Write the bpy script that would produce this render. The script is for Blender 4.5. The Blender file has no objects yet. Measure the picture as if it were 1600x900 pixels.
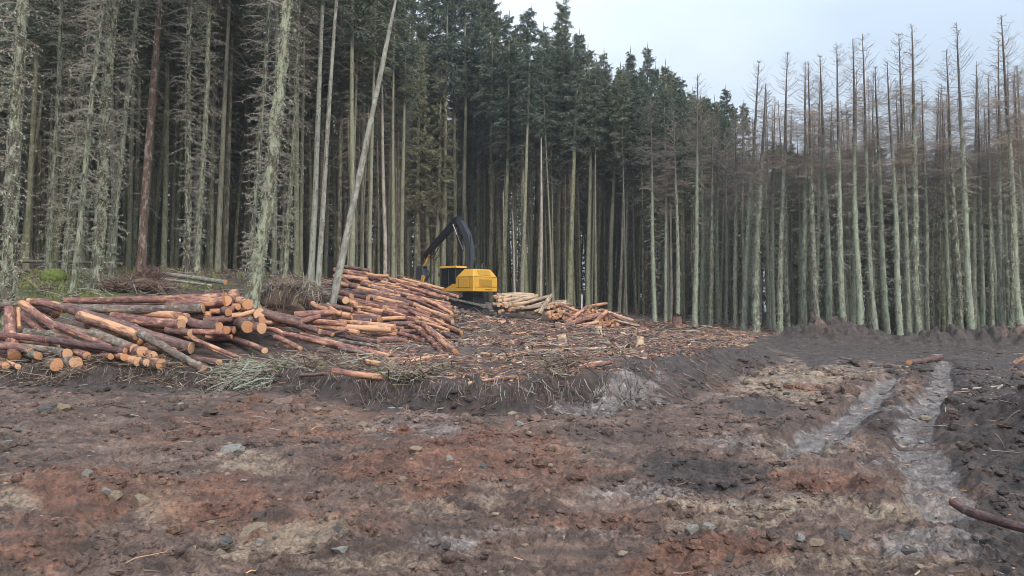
import bpy, math, random
import numpy as np
from mathutils import Vector, Matrix, Euler

sc = bpy.context.scene
COL = sc.collection
R = math.radians

# ------------------------------------------------------------------ camera, sky, sun, exposure
F = 1232.0                      # focal length in pixels of the 1600 px wide photograph
PITCH = math.atan(20.0 / F)
CAMZ = 1.65
cam_d = bpy.data.cameras.new("camera")
cam_d.sensor_width = 36.0
cam_d.lens = F / 1600.0 * 36.0
cam_d.clip_start = 0.05
cam_d.clip_end = 2000.0
cam = bpy.data.objects.new("camera", cam_d)
cam.location = (0, 0, CAMZ)
cam.rotation_euler = (math.pi / 2 + PITCH, 0, 0)
COL.objects.link(cam)
sc.camera = cam

SUN_EL, SUN_AZ = R(34), R(158)   # azimuth measured clockwise from +Y: behind the camera, to the right
world = bpy.data.worlds.new("World")
sc.world = world
world.use_nodes = True
nt = world.node_tree
nt.nodes.clear()
w_out = nt.nodes.new("ShaderNodeOutputWorld")
w_bg = nt.nodes.new("ShaderNodeBackground")
w_sky = nt.nodes.new("ShaderNodeTexSky")
w_sky.sky_type = 'NISHITA'
w_sky.sun_disc = False
w_sky.sun_elevation = SUN_EL
w_sky.sun_rotation = SUN_AZ
w_sky.air_density = 1.0
w_sky.dust_density = 2.0
w_hs = nt.nodes.new("ShaderNodeHueSaturation")
w_hs.inputs['Saturation'].default_value = 0.55
w_mix = nt.nodes.new("ShaderNodeMix")
w_mix.data_type = 'RGBA'
w_tc = nt.nodes.new("ShaderNodeTexCoord")
w_map = nt.nodes.new("ShaderNodeMapping")
w_map.inputs['Scale'].default_value = (1.2, 1.2, 2.6)
w_map.inputs['Location'].default_value = (0.35, 0.2, 0.0)
w_noise = nt.nodes.new("ShaderNodeTexNoise")
w_noise.inputs['Scale'].default_value = 1.6
w_noise.inputs['Detail'].default_value = 4
w_ramp = nt.nodes.new("ShaderNodeValToRGB")
w_ramp.color_ramp.elements[0].position = 0.35
w_ramp.color_ramp.elements[0].color = (4.1, 5.0, 6.1, 1)
w_ramp.color_ramp.elements[1].position = 0.65
w_ramp.color_ramp.elements[1].color = (6.5, 7.1, 7.9, 1)
L_ = nt.links.new
L_(w_tc.outputs['Generated'], w_map.inputs['Vector'])
L_(w_map.outputs['Vector'], w_noise.inputs['Vector'])
L_(w_noise.outputs['Fac'], w_ramp.inputs['Fac'])
L_(w_sky.outputs['Color'], w_hs.inputs['Color'])
w_mix.inputs['Factor'].default_value = 0.72
L_(w_hs.outputs['Color'], w_mix.inputs['A'])
L_(w_ramp.outputs['Color'], w_mix.inputs['B'])
w_sep = nt.nodes.new("ShaderNodeSeparateXYZ")
L_(w_tc.outputs['Generated'], w_sep.inputs[0])
w_el = nt.nodes.new("ShaderNodeMapRange")       # overcast sky: the zenith is about three times as bright as the horizon
w_el.inputs['From Min'].default_value = 0.0
w_el.inputs['From Max'].default_value = 1.0
w_el.inputs['To Min'].default_value = 0.37
w_el.inputs['To Max'].default_value = 2.05
L_(w_sep.outputs['Z'], w_el.inputs['Value'])
w_mul = nt.nodes.new("ShaderNodeMix")
w_mul.data_type = 'RGBA'
w_mul.blend_type = 'MULTIPLY'
w_mul.inputs['Factor'].default_value = 1.0
L_(w_mix.outputs['Result'], w_mul.inputs['A'])
L_(w_el.outputs['Result'], w_mul.inputs['B'])
L_(w_mul.outputs['Result'], w_bg.inputs['Color'])
w_bg.inputs['Strength'].default_value = 0.105
L_(w_bg.outputs['Background'], w_out.inputs['Surface'])

sun_d = bpy.data.lights.new("sun", 'SUN')
sun_d.energy = 1.5
sun_d.angle = R(11)
sun_d.color = (1.0, 0.95, 0.88)
sun = bpy.data.objects.new("sun", sun_d)
sdir = Vector((math.sin(SUN_AZ) * math.cos(SUN_EL), math.cos(SUN_AZ) * math.cos(SUN_EL), math.sin(SUN_EL)))
sun.rotation_euler = sdir.to_track_quat('Z', 'Y').to_euler()
COL.objects.link(sun)

sc.view_settings.view_transform = 'Standard'
sc.view_settings.look = 'None'
sc.view_settings.exposure = 0.98
sc.view_settings.gamma = 1.0
sc.view_settings.use_curve_mapping = False
sc.render.engine = 'CYCLES'
sc.cycles.use_denoising = True
sc.cycles.filter_width = 0.95
sc.cycles.max_bounces = 5
sc.cycles.diffuse_bounces = 3
sc.cycles.glossy_bounces = 2
sc.cycles.transparent_max_bounces = 4

# ------------------------------------------------------------------ helpers
rng = np.random.default_rng(7)
rnd = random.Random(11)


def ray(px, py):
    dx, dz, dy = (px - 800.0) / F, (450.0 - py) / F, 1.0
    c, s = math.cos(PITCH), math.sin(PITCH)
    return dx, dy * c - dz * s, dy * s + dz * c


def P(px, py, Y):
    """world point on the sight line of photo position (px, py) at distance Y"""
    dx, dy, dz = ray(px, py)
    k = Y / dy
    return np.array([dx * k, Y, CAMZ + dz * k])


def XY(px, Y):
    return ((px - 800.0) / F * Y, Y)


_perm = np.random.default_rng(3).permutation(256)
_perm = np.concatenate([_perm, _perm, _perm])
_g = np.random.default_rng(4).uniform(0, 2 * np.pi, 256)
_gx, _gy = np.cos(_g), np.sin(_g)


def pn(x, y, seed=0):
    x = np.asarray(x, float) + seed * 17.31
    y = np.asarray(y, float) + seed * 9.73
    xi, yi = np.floor(x).astype(int), np.floor(y).astype(int)
    xf, yf = x - xi, y - yi
    u, v = xf * xf * xf * (xf * (xf * 6 - 15) + 10), yf * yf * yf * (yf * (yf * 6 - 15) + 10)
    xi &= 255
    yi &= 255

    def gr(ix, iy, fx, fy):
        h = _perm[_perm[ix & 255] + (iy & 255)]
        return _gx[h] * fx + _gy[h] * fy
    a, b = gr(xi, yi, xf, yf), gr(xi + 1, yi, xf - 1, yf)
    c, d = gr(xi, yi + 1, xf, yf - 1), gr(xi + 1, yi + 1, xf - 1, yf - 1)
    return 1.5 * ((a + u * (b - a)) * (1 - v) + (c + u * (d - c)) * v)


def fbm(x, y, octv=4, seed=0, gain=0.5):
    s, a, f = 0.0, 1.0, 1.0
    for i in range(octv):
        s = s + a * pn(x * f, y * f, seed + i * 3)
        a *= gain
        f *= 2.03
    return s


def sstep(a, b, x):
    t = np.clip((x - a) / (b - a), 0, 1)
    return t * t * (3 - 2 * t)


class MB:
    """collects faces of one mesh"""

    def __init__(s):
        s.V, s.T, s.Q, s.Tm, s.Qm, s.n = [], [], [], [], [], 0

    def add(s, V, Q=None, T=None, m=0):
        V = np.asarray(V, float).reshape(-1, 3)
        if Q is not None and len(Q):
            Q = np.asarray(Q, int).reshape(-1, 4)
            s.Q.append(Q + s.n)
            s.Qm.append(np.full(len(Q), 0, int) + m)
        if T is not None and len(T):
            T = np.asarray(T, int).reshape(-1, 3)
            s.T.append(T + s.n)
            s.Tm.append(np.full(len(T), 0, int) + m)
        s.V.append(V)
        s.n += len(V)

    def tubes(s, pts, rad, sides=5, m=0, closed=False, phase=None):
        """pts (n,k,3), rad (n,k); a batch of n tubes"""
        pts = np.asarray(pts, float)
        rad = np.asarray(rad, float)
        if pts.ndim == 2:
            pts, rad = pts[None], rad[None]
        n, k, _ = pts.shape
        if n == 0:
            return
        d = pts[:, -1] - pts[:, 0]
        d /= np.linalg.norm(d, axis=1, keepdims=True) + 1e-9
        up = np.where(np.abs(d[:, 2:3]) > 0.8, np.array([[1.0, 0, 0]]), np.array([[0, 0, 1.0]]))
        a = np.cross(d, up)
        a /= np.linalg.norm(a, axis=1, keepdims=True) + 1e-9
        b = np.cross(d, a)
        th = np.arange(sides) / sides * 2 * np.pi
        ring = a[:, None, None, :] * np.cos(th)[None, None, :, None] + b[:, None, None, :] * np.sin(th)[None, None, :, None]
        V = pts[:, :, None, :] + ring * rad[:, :, None, None] if rad.ndim == 2 else pts[:, :, None, :] + ring * rad[..., None]
        V = V.reshape(-1, 3)
        i = np.arange(n)[:, None, None] * k * sides
        j = np.arange(k - 1)[None, :, None] * sides
        t = np.arange(sides)[None, None, :]
        t2 = (t + 1) % sides
        q = np.stack(np.broadcast_arrays(i + j + t, i + j + t2, i + j + sides + t2, i + j + sides + t), -1).reshape(-1, 4)
        if not np.isscalar(m):
            m = np.repeat(np.asarray(m), (k - 1) * sides)
        s.add(V, q, None, m)

    def leaves(s, p0, p1, w, m=0, nrm=None):
        """diamond shaped faces from p0 to p1 of width w"""
        p0, p1 = np.asarray(p0, float), np.asarray(p1, float)
        n = len(p0)
        d = p1 - p0
        r = rng.normal(size=(n, 3)) if nrm is None else nrm
        sd = np.cross(d, r)
        sd /= np.linalg.norm(sd, axis=1, keepdims=True) + 1e-9
        w = np.broadcast_to(np.asarray(w, float), (n,))[:, None]
        mid = p0 + d * 0.45
        V = np.stack([p0, mid + sd * w * .5, p1, mid - sd * w * .5], 1).reshape(-1, 3)
        s.add(V, np.arange(n * 4).reshape(-1, 4), None, m)

    def box(s, c, size, m=0, rot=None, taper=None, bevel=0.0):
        hx, hy, hz = [v / 2 for v in size]
        V = np.array([[x, y, z] for z in (-hz, hz) for y in (-hy, hy) for x in (-hx, hx)], float)
        if taper:
            V[4:, 0] *= taper[0]
            V[4:, 1] *= taper[1]
        if rot is not None:
            V = V @ np.array(rot).T
        s.add(V + np.array(c), [[0, 2, 3, 1], [4, 5, 7, 6], [0, 1, 5, 4], [2, 6, 7, 3], [0, 4, 6, 2], [1, 3, 7, 5]], None, m)

    def prism(s, prof, x0, x1, m=0):
        """profile in (y, z), extruded along x"""
        n = len(prof)
        V = [[x0, a, b] for a, b in prof] + [[x1, a, b] for a, b in prof]
        Q = [[i, (i + 1) % n, n + (i + 1) % n, n + i] for i in range(n)]
        T = [[0, i + 1, i] for i in range(1, n - 1)] + [[n, n + i, n + i + 1] for i in range(1, n - 1)]
        s.add(V, Q, T, m)

    def mesh(s, name, mats, smooth=True):
        me = bpy.data.meshes.new(name)
        V = np.concatenate(s.V) if s.V else np.zeros((0, 3))
        T = np.concatenate(s.T) if s.T else np.zeros((0, 3), int)
        Q = np.concatenate(s.Q) if s.Q else np.zeros((0, 4), int)
        mi = np.concatenate((s.Tm or [np.zeros(0, int)]) + (s.Qm or [np.zeros(0, int)]))
        me.vertices.add(len(V))
        me.vertices.foreach_set('co', V.astype(np.float32).ravel())
        loops = np.concatenate([T.ravel(), Q.ravel()]).astype(np.int32)
        tot = np.concatenate([np.full(len(T), 3), np.full(len(Q), 4)]).astype(np.int32)
        st = np.concatenate([[0], np.cumsum(tot)[:-1]]).astype(np.int32) if len(tot) else np.zeros(0, np.int32)
        me.loops.add(len(loops))
        me.loops.foreach_set('vertex_index', loops)
        me.polygons.add(len(tot))
        me.polygons.foreach_set('loop_start', st)
        me.polygons.foreach_set('loop_total', tot)
        for mt in (mats if isinstance(mats, (list, tuple)) else [mats]):
            me.materials.append(mt)
        me.polygons.foreach_set('material_index', mi.astype(np.int32))
        me.polygons.foreach_set('use_smooth', np.full(len(tot), smooth, bool))
        me.update(calc_edges=True)
        me.validate()
        return me


def obj(name, data, parent=None, loc=(0, 0, 0)):
    o = bpy.data.objects.new(name, data)
    o.location = loc
    COL.objects.link(o)
    if parent is not None:
        o.parent = parent
    return o


def tag(o, label=None, cat=None, group=None, kind=None):
    if label:
        o['label'] = label
    if cat:
        o['category'] = cat
    if group:
        o['group'] = group
    if kind:
        o['kind'] = kind
    return o


def empty(name, loc):
    o = bpy.data.objects.new(name, None)
    o.empty_display_size = 0.2
    o.location = loc
    COL.objects.link(o)
    return o


# ------------------------------------------------------------------ materials
class NT:
    def __init__(s, name):
        s.m = bpy.data.materials.new(name)
        s.m.use_nodes = True
        s.t = s.m.node_tree
        s.b = s.t.nodes['Principled BSDF']
        s.b.inputs['Roughness'].default_value = 0.85
        s.b.inputs['Specular IOR Level'].default_value = 0.25

    def n(s, typ, **kw):
        nd = s.t.nodes.new(typ)
        for k, v in kw.items():
            setattr(nd, k, v)
        return nd

    def l(s, a, b):
        s.t.links.new(a, b)

    def coord(s, scale=(1, 1, 1), which='Object'):
        tc = s.n('ShaderNodeTexCoord')
        mp = s.n('ShaderNodeMapping')
        mp.inputs['Scale'].default_value = scale
        s.l(tc.outputs[which], mp.inputs['Vector'])
        return mp.outputs['Vector']

    def noise(s, vec, scale, detail=4, rough=0.55, off=None):
        nd = s.n('ShaderNodeTexNoise')
        nd.inputs['Scale'].default_value = scale
        nd.inputs['Detail'].default_value = detail
        nd.inputs['Roughness'].default_value = rough
        if off is not None:
            ad = s.n('ShaderNodeVectorMath', operation='ADD')
            s.l(vec, ad.inputs[0])
            s.l(off, ad.inputs[1])
            vec = ad.outputs[0]
        s.l(vec, nd.inputs['Vector'])
        return nd.outputs['Fac']

    def ramp(s, fac, stops):
        r = s.n('ShaderNodeValToRGB')
        e = r.color_ramp.elements
        e[0].position, e[0].color = stops[0][0], (*stops[0][1], 1)
        e[1].position, e[1].color = stops[-1][0], (*stops[-1][1], 1)
        for p, c in stops[1:-1]:
            k = e.new(p)
            k.color = (*c, 1)
        s.l(fac, r.inputs['Fac'])
        return r.outputs['Color']

    def mix(s, f, a, b, mode='MIX'):
        mx = s.n('ShaderNodeMix', data_type='RGBA', blend_type=mode)
        for v, sock in ((f, 'Factor'), (a, 'A'), (b, 'B')):
            if hasattr(v, 'is_linked') or hasattr(v, 'links'):
                s.l(v, mx.inputs[sock])
            elif sock == 'Factor':
                mx.inputs[sock].default_value = v
            else:
                mx.inputs[sock].default_value = (*v, 1)
        return mx.outputs['Result']

    def math(s, op, a, b=0.0, clamp=False):
        md = s.n('ShaderNodeMath', operation=op, use_clamp=clamp)
        for i, v in enumerate((a, b)):
            if hasattr(v, 'links'):
                s.l(v, md.inputs[i])
            else:
                md.inputs[i].default_value = v
        return md.outputs[0]

    def rand(s):
        return s.n('ShaderNodeObjectInfo').outputs['Random']

    def randvec(s, k=37.0):
        r = s.math('MULTIPLY', s.rand(), k)
        cv = s.n('ShaderNodeCombineXYZ')
        for i in range(3):
            s.l(r, cv.inputs[i])
        return cv.outputs[0]

    def bump(s, h, strength=0.5, dist=0.02):
        b = s.n('ShaderNodeBump')
        b.inputs['Strength'].default_value = strength
        b.inputs['Distance'].default_value = dist
        s.l(h, b.inputs['Height'])
        s.l(b.outputs['Normal'], s.b.inputs['Normal'])

    def col(s, c):
        if hasattr(c, 'links'):
            s.l(c, s.b.inputs['Base Color'])
        else:
            s.b.inputs['Base Color'].default_value = (*c, 1)
        return s

    def rough(s, v):
        if hasattr(v, 'links'):
            s.l(v, s.b.inputs['Roughness'])
        else:
            s.b.inputs['Roughness'].default_value = v
        return s


def m_plain(name, c, rough=0.85, var=0.35, scale=6.0, metal=0.0, spec=0.25):
    t = NT(name)
    v = t.coord()
    n = t.noise(v, scale, 4, off=t.randvec())
    lo, hi = tuple(x * (1 - var) for x in c), tuple(min(1, x * (1 + var)) for x in c)
    t.col(t.ramp(n, [(0.3, lo), (0.7, hi)]))
    t.rough(rough)
    t.b.inputs['Metallic'].default_value = metal
    t.b.inputs['Specular IOR Level'].default_value = spec
    return t.m


def m_trunk(name, stops, lichen=0.3, lichen_col=(0.27, 0.30, 0.22), top=None, topz=12.0, bumps=0.8, hue=None):
    """bark: per-tree tone from the random value, lichen patches, optional dark upper stem"""
    t = NT(name)
    v = t.coord((1, 1, 0.22))
    rv = t.randvec()
    base = t.ramp(t.rand(), stops)
    n1 = t.noise(v, 9.0, 6, 0.65, rv)
    dark = t.mix(t.ramp(n1, [(0.35, (0.35,) * 3), (0.65, (1.25,) * 3)]), (0, 0, 0), base, 'MIX')
    c = t.mix(1.0, base, t.ramp(n1, [(0.32, (0.42,) * 3), (0.66, (1.25,) * 3)]), 'MULTIPLY')
    v2 = t.coord((1, 1, 0.5))
    n2 = t.noise(v2, 5.5, 6, 0.7, rv)
    th = t.math('ADD', t.math('MULTIPLY', t.rand(), -0.10), 0.66 - lichen * 0.4)
    f = t.math('MULTIPLY', t.math('SUBTRACT', n2, th), 9.0, True)
    c = t.mix(f, c, t.mix(t.noise(v2, 14, 3), tuple(x * .62 for x in lichen_col), tuple(x * 1.25 for x in lichen_col)))
    if top:
        sp = t.n('ShaderNodeSeparateXYZ')
        t.l(t.coord(), sp.inputs[0])
        zz = t.math('ADD', sp.outputs[2], t.math('MULTIPLY', t.math('SUBTRACT', n2, 0.5), 5.0))
        zz = t.math('ADD', zz, t.math('MULTIPLY', t.rand(), 1.6))
        f2 = t.math('MULTIPLY', t.math('SUBTRACT', zz, topz), 0.6, True)
        c = t.mix(f2, c, t.mix(n1, tuple(x * .6 for x in top), tuple(x * 1.3 for x in top)))
    t.col(c)
    t.rough(0.9)
    t.bump(t.noise(v, 16.0, 5, 0.7, rv), bumps, 0.05)
    return t.m


def m_bark_log(name, lo, hi, scrape, scr_amt, lich=0.0):
    """felled log: bark stretched along the log, scraped patches of orange wood"""
    t = NT(name)
    rv = t.randvec()
    v = t.coord((0.55, 1, 1))
    n1 = t.noise(v, 9, 5, 0.65, rv)
    r = t.rand()
    mid = tuple((a + b) / 2 for a, b in zip(lo, hi))
    c = t.ramp(n1, [(0.30, tuple(x * .7 for x in lo)), (0.50, mid), (0.68, tuple(x * 1.2 for x in hi))])
    c = t.mix(1.0, c, t.ramp(r, [(0.0, (0.7, 0.68, 0.74)), (0.5, (1.0, 1.0, 1.0)), (1.0, (1.25, 1.1, 1.0))]), 'MULTIPLY')
    v2 = t.coord((0.42, 1.6, 1.6))
    n2 = t.noise(v2, 2.6, 4, 0.6, rv)
    th = t.math('ADD', t.math('MULTIPLY', r, -0.14), 0.72 - scr_amt)
    f = t.math('MULTIPLY', t.math('SUBTRACT', n2, th), 14, True)
    sc_c = t.mix(t.noise(v, 22, 3, 0.6, rv), tuple(x * .7 for x in scrape), tuple(min(1, x * 1.25) for x in scrape))
    c = t.mix(f, c, sc_c)
    nb = t.noise(t.coord((1.3, 2.2, 2.2)), 5.5, 4, 0.7, rv)
    fb = t.math('MULTIPLY', t.math('SUBTRACT', nb, 0.70 - scr_amt * .6), 16, True)
    c = t.mix(fb, c, sc_c)
    if lich > 0:
        n3 = t.noise(t.coord((0.8, 1, 1)), 7.5, 5, 0.7, rv)
        f3 = t.math('MULTIPLY', t.math('SUBTRACT', n3, 0.68 - lich), 10, True)
        c = t.mix(f3, c, (0.22, 0.225, 0.18))
    t.col(c)
    t.rough(0.7)
    t.b.inputs['Specular IOR Level'].default_value = 0.3
    t.bump(n1, 1.0, 0.05)
    return t.m


def m_cut():
    t = NT('cut_wood')
    v = t.coord()
    ln = t.n('ShaderNodeVectorMath', operation='LENGTH')
    t.l(v, ln.inputs[0])
    w = t.n('ShaderNodeMath', operation='SINE')
    n = t.noise(v, 14, 3, 0.5, t.randvec())
    t.l(t.math('ADD', t.math('MULTIPLY', ln.outputs['Value'], 300.0), t.math('MULTIPLY', n, 6.0)), w.inputs[0])
    ring = t.math('ADD', t.math('MULTIPLY', w.outputs[0], 0.2), 0.5)
    tone = t.ramp(t.rand(), [(0, (0.36, 0.165, 0.082)), (0.5, (0.47, 0.25, 0.135)), (1, (0.56, 0.35, 0.22))])
    c = t.mix(1.0, tone, t.ramp(t.math('ADD', t.math('MULTIPLY', ring, .35), t.math('MULTIPLY', n, .8)), [(0.3, (0.72, 0.68, 0.62)), (0.8, (1.15, 1.15, 1.15))]), 'MULTIPLY')
    t.col(c)
    t.rough(0.75)
    t.bump(n, 0.3, 0.01)
    return t.m


M = {}
M['spruce_bark'] = m_trunk('spruce_bark', [(0, (0.10, 0.080, 0.060)), (0.22, (0.165, 0.145, 0.10)), (0.42, (0.185, 0.185, 0.105)), (0.6, (0.235, 0.195, 0.15)),
                                           (0.75, (0.20, 0.20, 0.12)), (0.9, (0.31, 0.27, 0.215)), (1, (0.19, 0.145, 0.115))], 0.42, (0.235, 0.24, 0.165))
M['shade_dark_bark'] = m_trunk('shade_darkened_spruce_bark', [(0, (0.112, 0.090, 0.067)), (0.5, (0.160, 0.157, 0.096)), (1, (0.168, 0.131, 0.106))], 0.25, (0.240, 0.264, 0.168))  # darker copy of the spruce bark, the wood's inner shade put into its colour
M['brown_bark'] = m_trunk('scaly_brown_bark', [(0, (0.13, 0.085, 0.065)), (1, (0.15, 0.10, 0.08))], 0.30, (0.30, 0.26, 0.22))
M['moss_bark'] = m_trunk('lichen_crusted_bark', [(0, (0.095, 0.080, 0.062)), (1, (0.15, 0.135, 0.10))], 0.40, (0.33, 0.355, 0.25), bumps=1.0)
M['larch_bark'] = m_trunk('grey_green_larch_bark', [(0, (0.115, 0.098, 0.078)), (0.3, (0.19, 0.18, 0.145)), (0.6, (0.25, 0.255, 0.205)), (0.8, (0.20, 0.165, 0.14)), (1, (0.29, 0.275, 0.235))], 0.42, (0.30, 0.345, 0.255),
                          top=(0.115, 0.098, 0.088), topz=11.6, bumps=1.0)
M['snag_bark'] = m_trunk('bleached_bark', [(0, (0.24, 0.22, 0.19)), (1, (0.28, 0.26, 0.22))], 0.4, (0.34, 0.35, 0.29))
M['pole_bark'] = m_trunk('pale_dead_stem', [(0, (0.28, 0.25, 0.21)), (1, (0.36, 0.32, 0.28))], 0.2, (0.40, 0.36, 0.30))


def m_leaf(name, a, b, sc_=0.9):
    t = NT(name)
    n = t.noise(t.coord(), sc_, 3, 0.6, t.randvec())
    c = t.ramp(n, [(0.32, a), (0.68, b)])
    c = t.mix(1.0, c, t.ramp(t.rand(), [(0, (0.75, 0.8, 0.8)), (0.5, (1, 1, 1)), (1, (1.3, 1.2, 1.0))]), 'MULTIPLY')
    t.col(c)
    t.rough(0.75)
    return t.m


M['needles'] = m_leaf('spruce_needles', (0.066, 0.088, 0.066), (0.130, 0.152, 0.110))
M['olive_needles'] = m_leaf('fading_needles', (0.115, 0.118, 0.080), (0.155, 0.165, 0.110))
M['dead_twig'] = m_leaf('dead_twigs', (0.111, 0.091, 0.074), (0.195, 0.169, 0.137))
M['larch_twig'] = m_leaf('larch_twigs', (0.165, 0.140, 0.122), (0.26, 0.215, 0.185), 0.4)
M['lichen'] = m_leaf('beard_lichen', (0.23, 0.26, 0.185), (0.38, 0.41, 0.31), 3.0)
M['pale_lichen'] = m_leaf('pale_lichen_twigs', (0.215, 0.23, 0.175), (0.36, 0.38, 0.30), 4.0)
M['moss'] = m_leaf('green_moss', (0.07, 0.095, 0.022), (0.17, 0.20, 0.05), 5.0)
M['log_red'] = m_bark_log('reddish_bark', (0.105, 0.049, 0.042), (0.30, 0.152, 0.122), (0.52, 0.28, 0.165), 0.14, 0.06)
M['log_dark'] = m_bark_log('dark_bark', (0.065, 0.042, 0.039), (0.20, 0.115, 0.098), (0.42, 0.215, 0.125), 0.03, 0.08)
M['log_lichen'] = m_bark_log('lichen_bark', (0.085, 0.062, 0.050), (0.21, 0.165, 0.13), (0.42, 0.24, 0.14), 0.07, 0.16)
M['log_pale'] = m_bark_log('stripped_bark', (0.14, 0.080, 0.062), (0.30, 0.175, 0.13), (0.55, 0.30, 0.17), 0.19, 0.0)
M['log_tan'] = m_bark_log('tan_bark', (0.19, 0.145, 0.105), (0.36, 0.28, 0.21), (0.52, 0.37, 0.25), 0.16, 0.04)
M['cut'] = m_cut()
M['wood_chip'] = m_plain('splintered_wood', (0.42, 0.23, 0.13), 0.8, 0.4, 4)
M['pale_wood'] = m_plain('pale_split_wood', (0.55, 0.43, 0.31), 0.8, 0.25, 5)
M['stick_red'] = m_plain('reddish_sticks', (0.20, 0.115, 0.095), 0.8, 0.5, 1.5)
M['stick_grey'] = m_plain('grey_sticks', (0.25, 0.215, 0.18), 0.85, 0.45, 1.5)
M['stick_dark'] = m_plain('dark_sticks', (0.070, 0.050, 0.044), 0.85, 0.5, 1.5)
M['dry_grass'] = m_plain('straw_needles', (0.25, 0.205, 0.12), 0.85, 0.4, 2.0)
M['root'] = m_plain('roots', (0.12, 0.085, 0.065), 0.9, 0.4, 3)
M['peat'] = m_plain('peat_soil', (0.028, 0.021, 0.019), 0.95, 0.4, 5)


def m_rock(name, a, b):
    t = NT(name)
    v = t.coord()
    n = t.noise(v, 5, 6, 0.65, t.randvec())
    t.col(t.ramp(n, [(0.3, a), (0.7, b)]))
    t.rough(0.75)
    t.bump(t.noise(v, 20, 5, 0.7), 0.6, 0.02)
    return t.m


M['rock_grey'] = m_rock('grey_rock', (0.125, 0.118, 0.105), (0.27, 0.262, 0.24))
M['rock_tan'] = m_rock('tan_rock', (0.144, 0.108, 0.076), (0.259, 0.202, 0.144))
M['rock_dark'] = m_rock('dark_rock', (0.040, 0.040, 0.040), (0.101, 0.097, 0.090))


def m_ground():
    t = NT('churned_soil')
    at = t.n('ShaderNodeAttribute', attribute_name='zone_a')
    sa = t.n('ShaderNodeSeparateColor')
    t.l(at.outputs['Color'], sa.inputs[0])
    bt = t.n('ShaderNodeAttribute', attribute_name='zone_b')
    sb = t.n('ShaderNodeSeparateColor')
    t.l(bt.outputs['Color'], sb.inputs[0])
    red, tan, peat = sa.outputs
    wet, moss, litter = sb.outputs
    v = t.coord()
    n_big = t.noise(v, 0.9, 5, 0.6)
    n_mid = t.noise(v, 5.0, 6, 0.65)
    n_fin = t.noise(v, 30.0, 5, 0.7)
    n_all = t.math('ADD', t.math('MULTIPLY', n_big, 0.55), t.math('MULTIPLY', n_mid, 0.45))
    c = t.ramp(n_all, [(0.36, (0.056, 0.035, 0.027)), (0.45, (0.112, 0.070, 0.053)), (0.54, (0.170, 0.110, 0.084)), (0.66, (0.265, 0.188, 0.145))])

    def masked(m, k=1.0):
        nn = t.math('ADD', t.math('MULTIPLY', n_mid, 1.2), t.math('ADD', t.math('MULTIPLY', n_fin, 0.8), t.math('MULTIPLY', n_big, 0.5)))
        return t.math('MULTIPLY', t.math('MULTIPLY', t.math('SUBTRACT', t.math('ADD', t.math('MULTIPLY', m, 1.3), nn), 1.56), 2.3, True), k)
    c = t.mix(masked(litter), c, t.ramp(n_mid, [(0.3, (0.062, 0.042, 0.035)), (0.7, (0.150, 0.100, 0.080))]))
    c = t.mix(masked(tan, .8), c, t.ramp(n_mid, [(0.3, (0.20, 0.148, 0.102)), (0.7, (0.38, 0.29, 0.21))]))
    c = t.mix(masked(red, .68), c, t.ramp(n_mid, [(0.3, (0.115, 0.046, 0.026)), (0.7, (0.25, 0.110, 0.063))]))
    c = t.mix(masked(peat, .95), c, t.ramp(n_mid, [(0.3, (0.030, 0.022, 0.019)), (0.7, (0.082, 0.059, 0.051))]))
    c = t.mix(masked(moss), c, t.ramp(n_mid, [(0.3, (0.055, 0.072, 0.018)), (0.7, (0.13, 0.15, 0.045))]))
    wet_sheen = masked(wet, .85)
    c = t.mix(wet_sheen, c, t.ramp(n_mid, [(0.32, (0.10, 0.080, 0.072)), (0.52, (0.22, 0.186, 0.168)), (0.68, (0.38, 0.335, 0.31))]))  # grey clay, with the sky's sheen on wet mud painted into the pale tones
    # crumbs: light grit and dark clods
    c = t.mix(1.0, c, t.ramp(n_fin, [(0.30, (0.36,) * 3), (0.5, (0.95,) * 3), (0.72, (1.55,) * 3)]), 'MULTIPLY')
    vo = t.n('ShaderNodeTexVoronoi')
    vo.inputs['Scale'].default_value = 9.0
    vo.inputs['Randomness'].default_value = 1.0
    t.l(v, vo.inputs['Vector'])
    sepv = t.n('ShaderNodeSeparateColor')
    t.l(vo.outputs['Color'], sepv.inputs[0])
    c = t.mix(1.0, c, t.ramp(sepv.outputs[0], [(0.0, (0.78, 0.77, 0.77)), (0.6, (1.0, 1.0, 1.0)), (1.0, (1.22, 1.2, 1.18))]), 'MULTIPLY')
    rot = t.n('ShaderNodeMapping')
    rot.inputs['Rotation'].default_value = (0, 0, 0.35)
    rot.inputs['Scale'].default_value = (0.55, 3.6, 1.0)
    t.l(v, rot.inputs['Vector'])
    n_str = t.noise(rot.outputs['Vector'], 2.2, 5, 0.6)
    c = t.mix(1.0, c, t.ramp(n_str, [(0.34, (0.62, 0.60, 0.60)), (0.5, (1.0, 1.0, 1.0)), (0.66, (1.28, 1.26, 1.24))]), 'MULTIPLY')
    t.col(c)
    rg = t.math('SUBTRACT', 0.84, t.math('MULTIPLY', wet_sheen, 0.66))
    rg = t.math('SUBTRACT', rg, t.math('MULTIPLY', t.math('MULTIPLY', t.math('SUBTRACT', n_big, 0.5), 3.0, True), 0.28))
    t.rough(rg)
    t.b.inputs['Specular IOR Level'].default_value = 0.55
    h = t.math('ADD', t.math('MULTIPLY', n_mid, 0.5), t.math('ADD', t.math('MULTIPLY', n_fin, 0.5), t.math('MULTIPLY', t.noise(v, 75.0, 3, 0.7), 0.15)))
    t.bump(h, 1.0, 0.09)
    return t.m


M['ground'] = m_ground()

# ------------------------------------------------------------------ terrain


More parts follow.
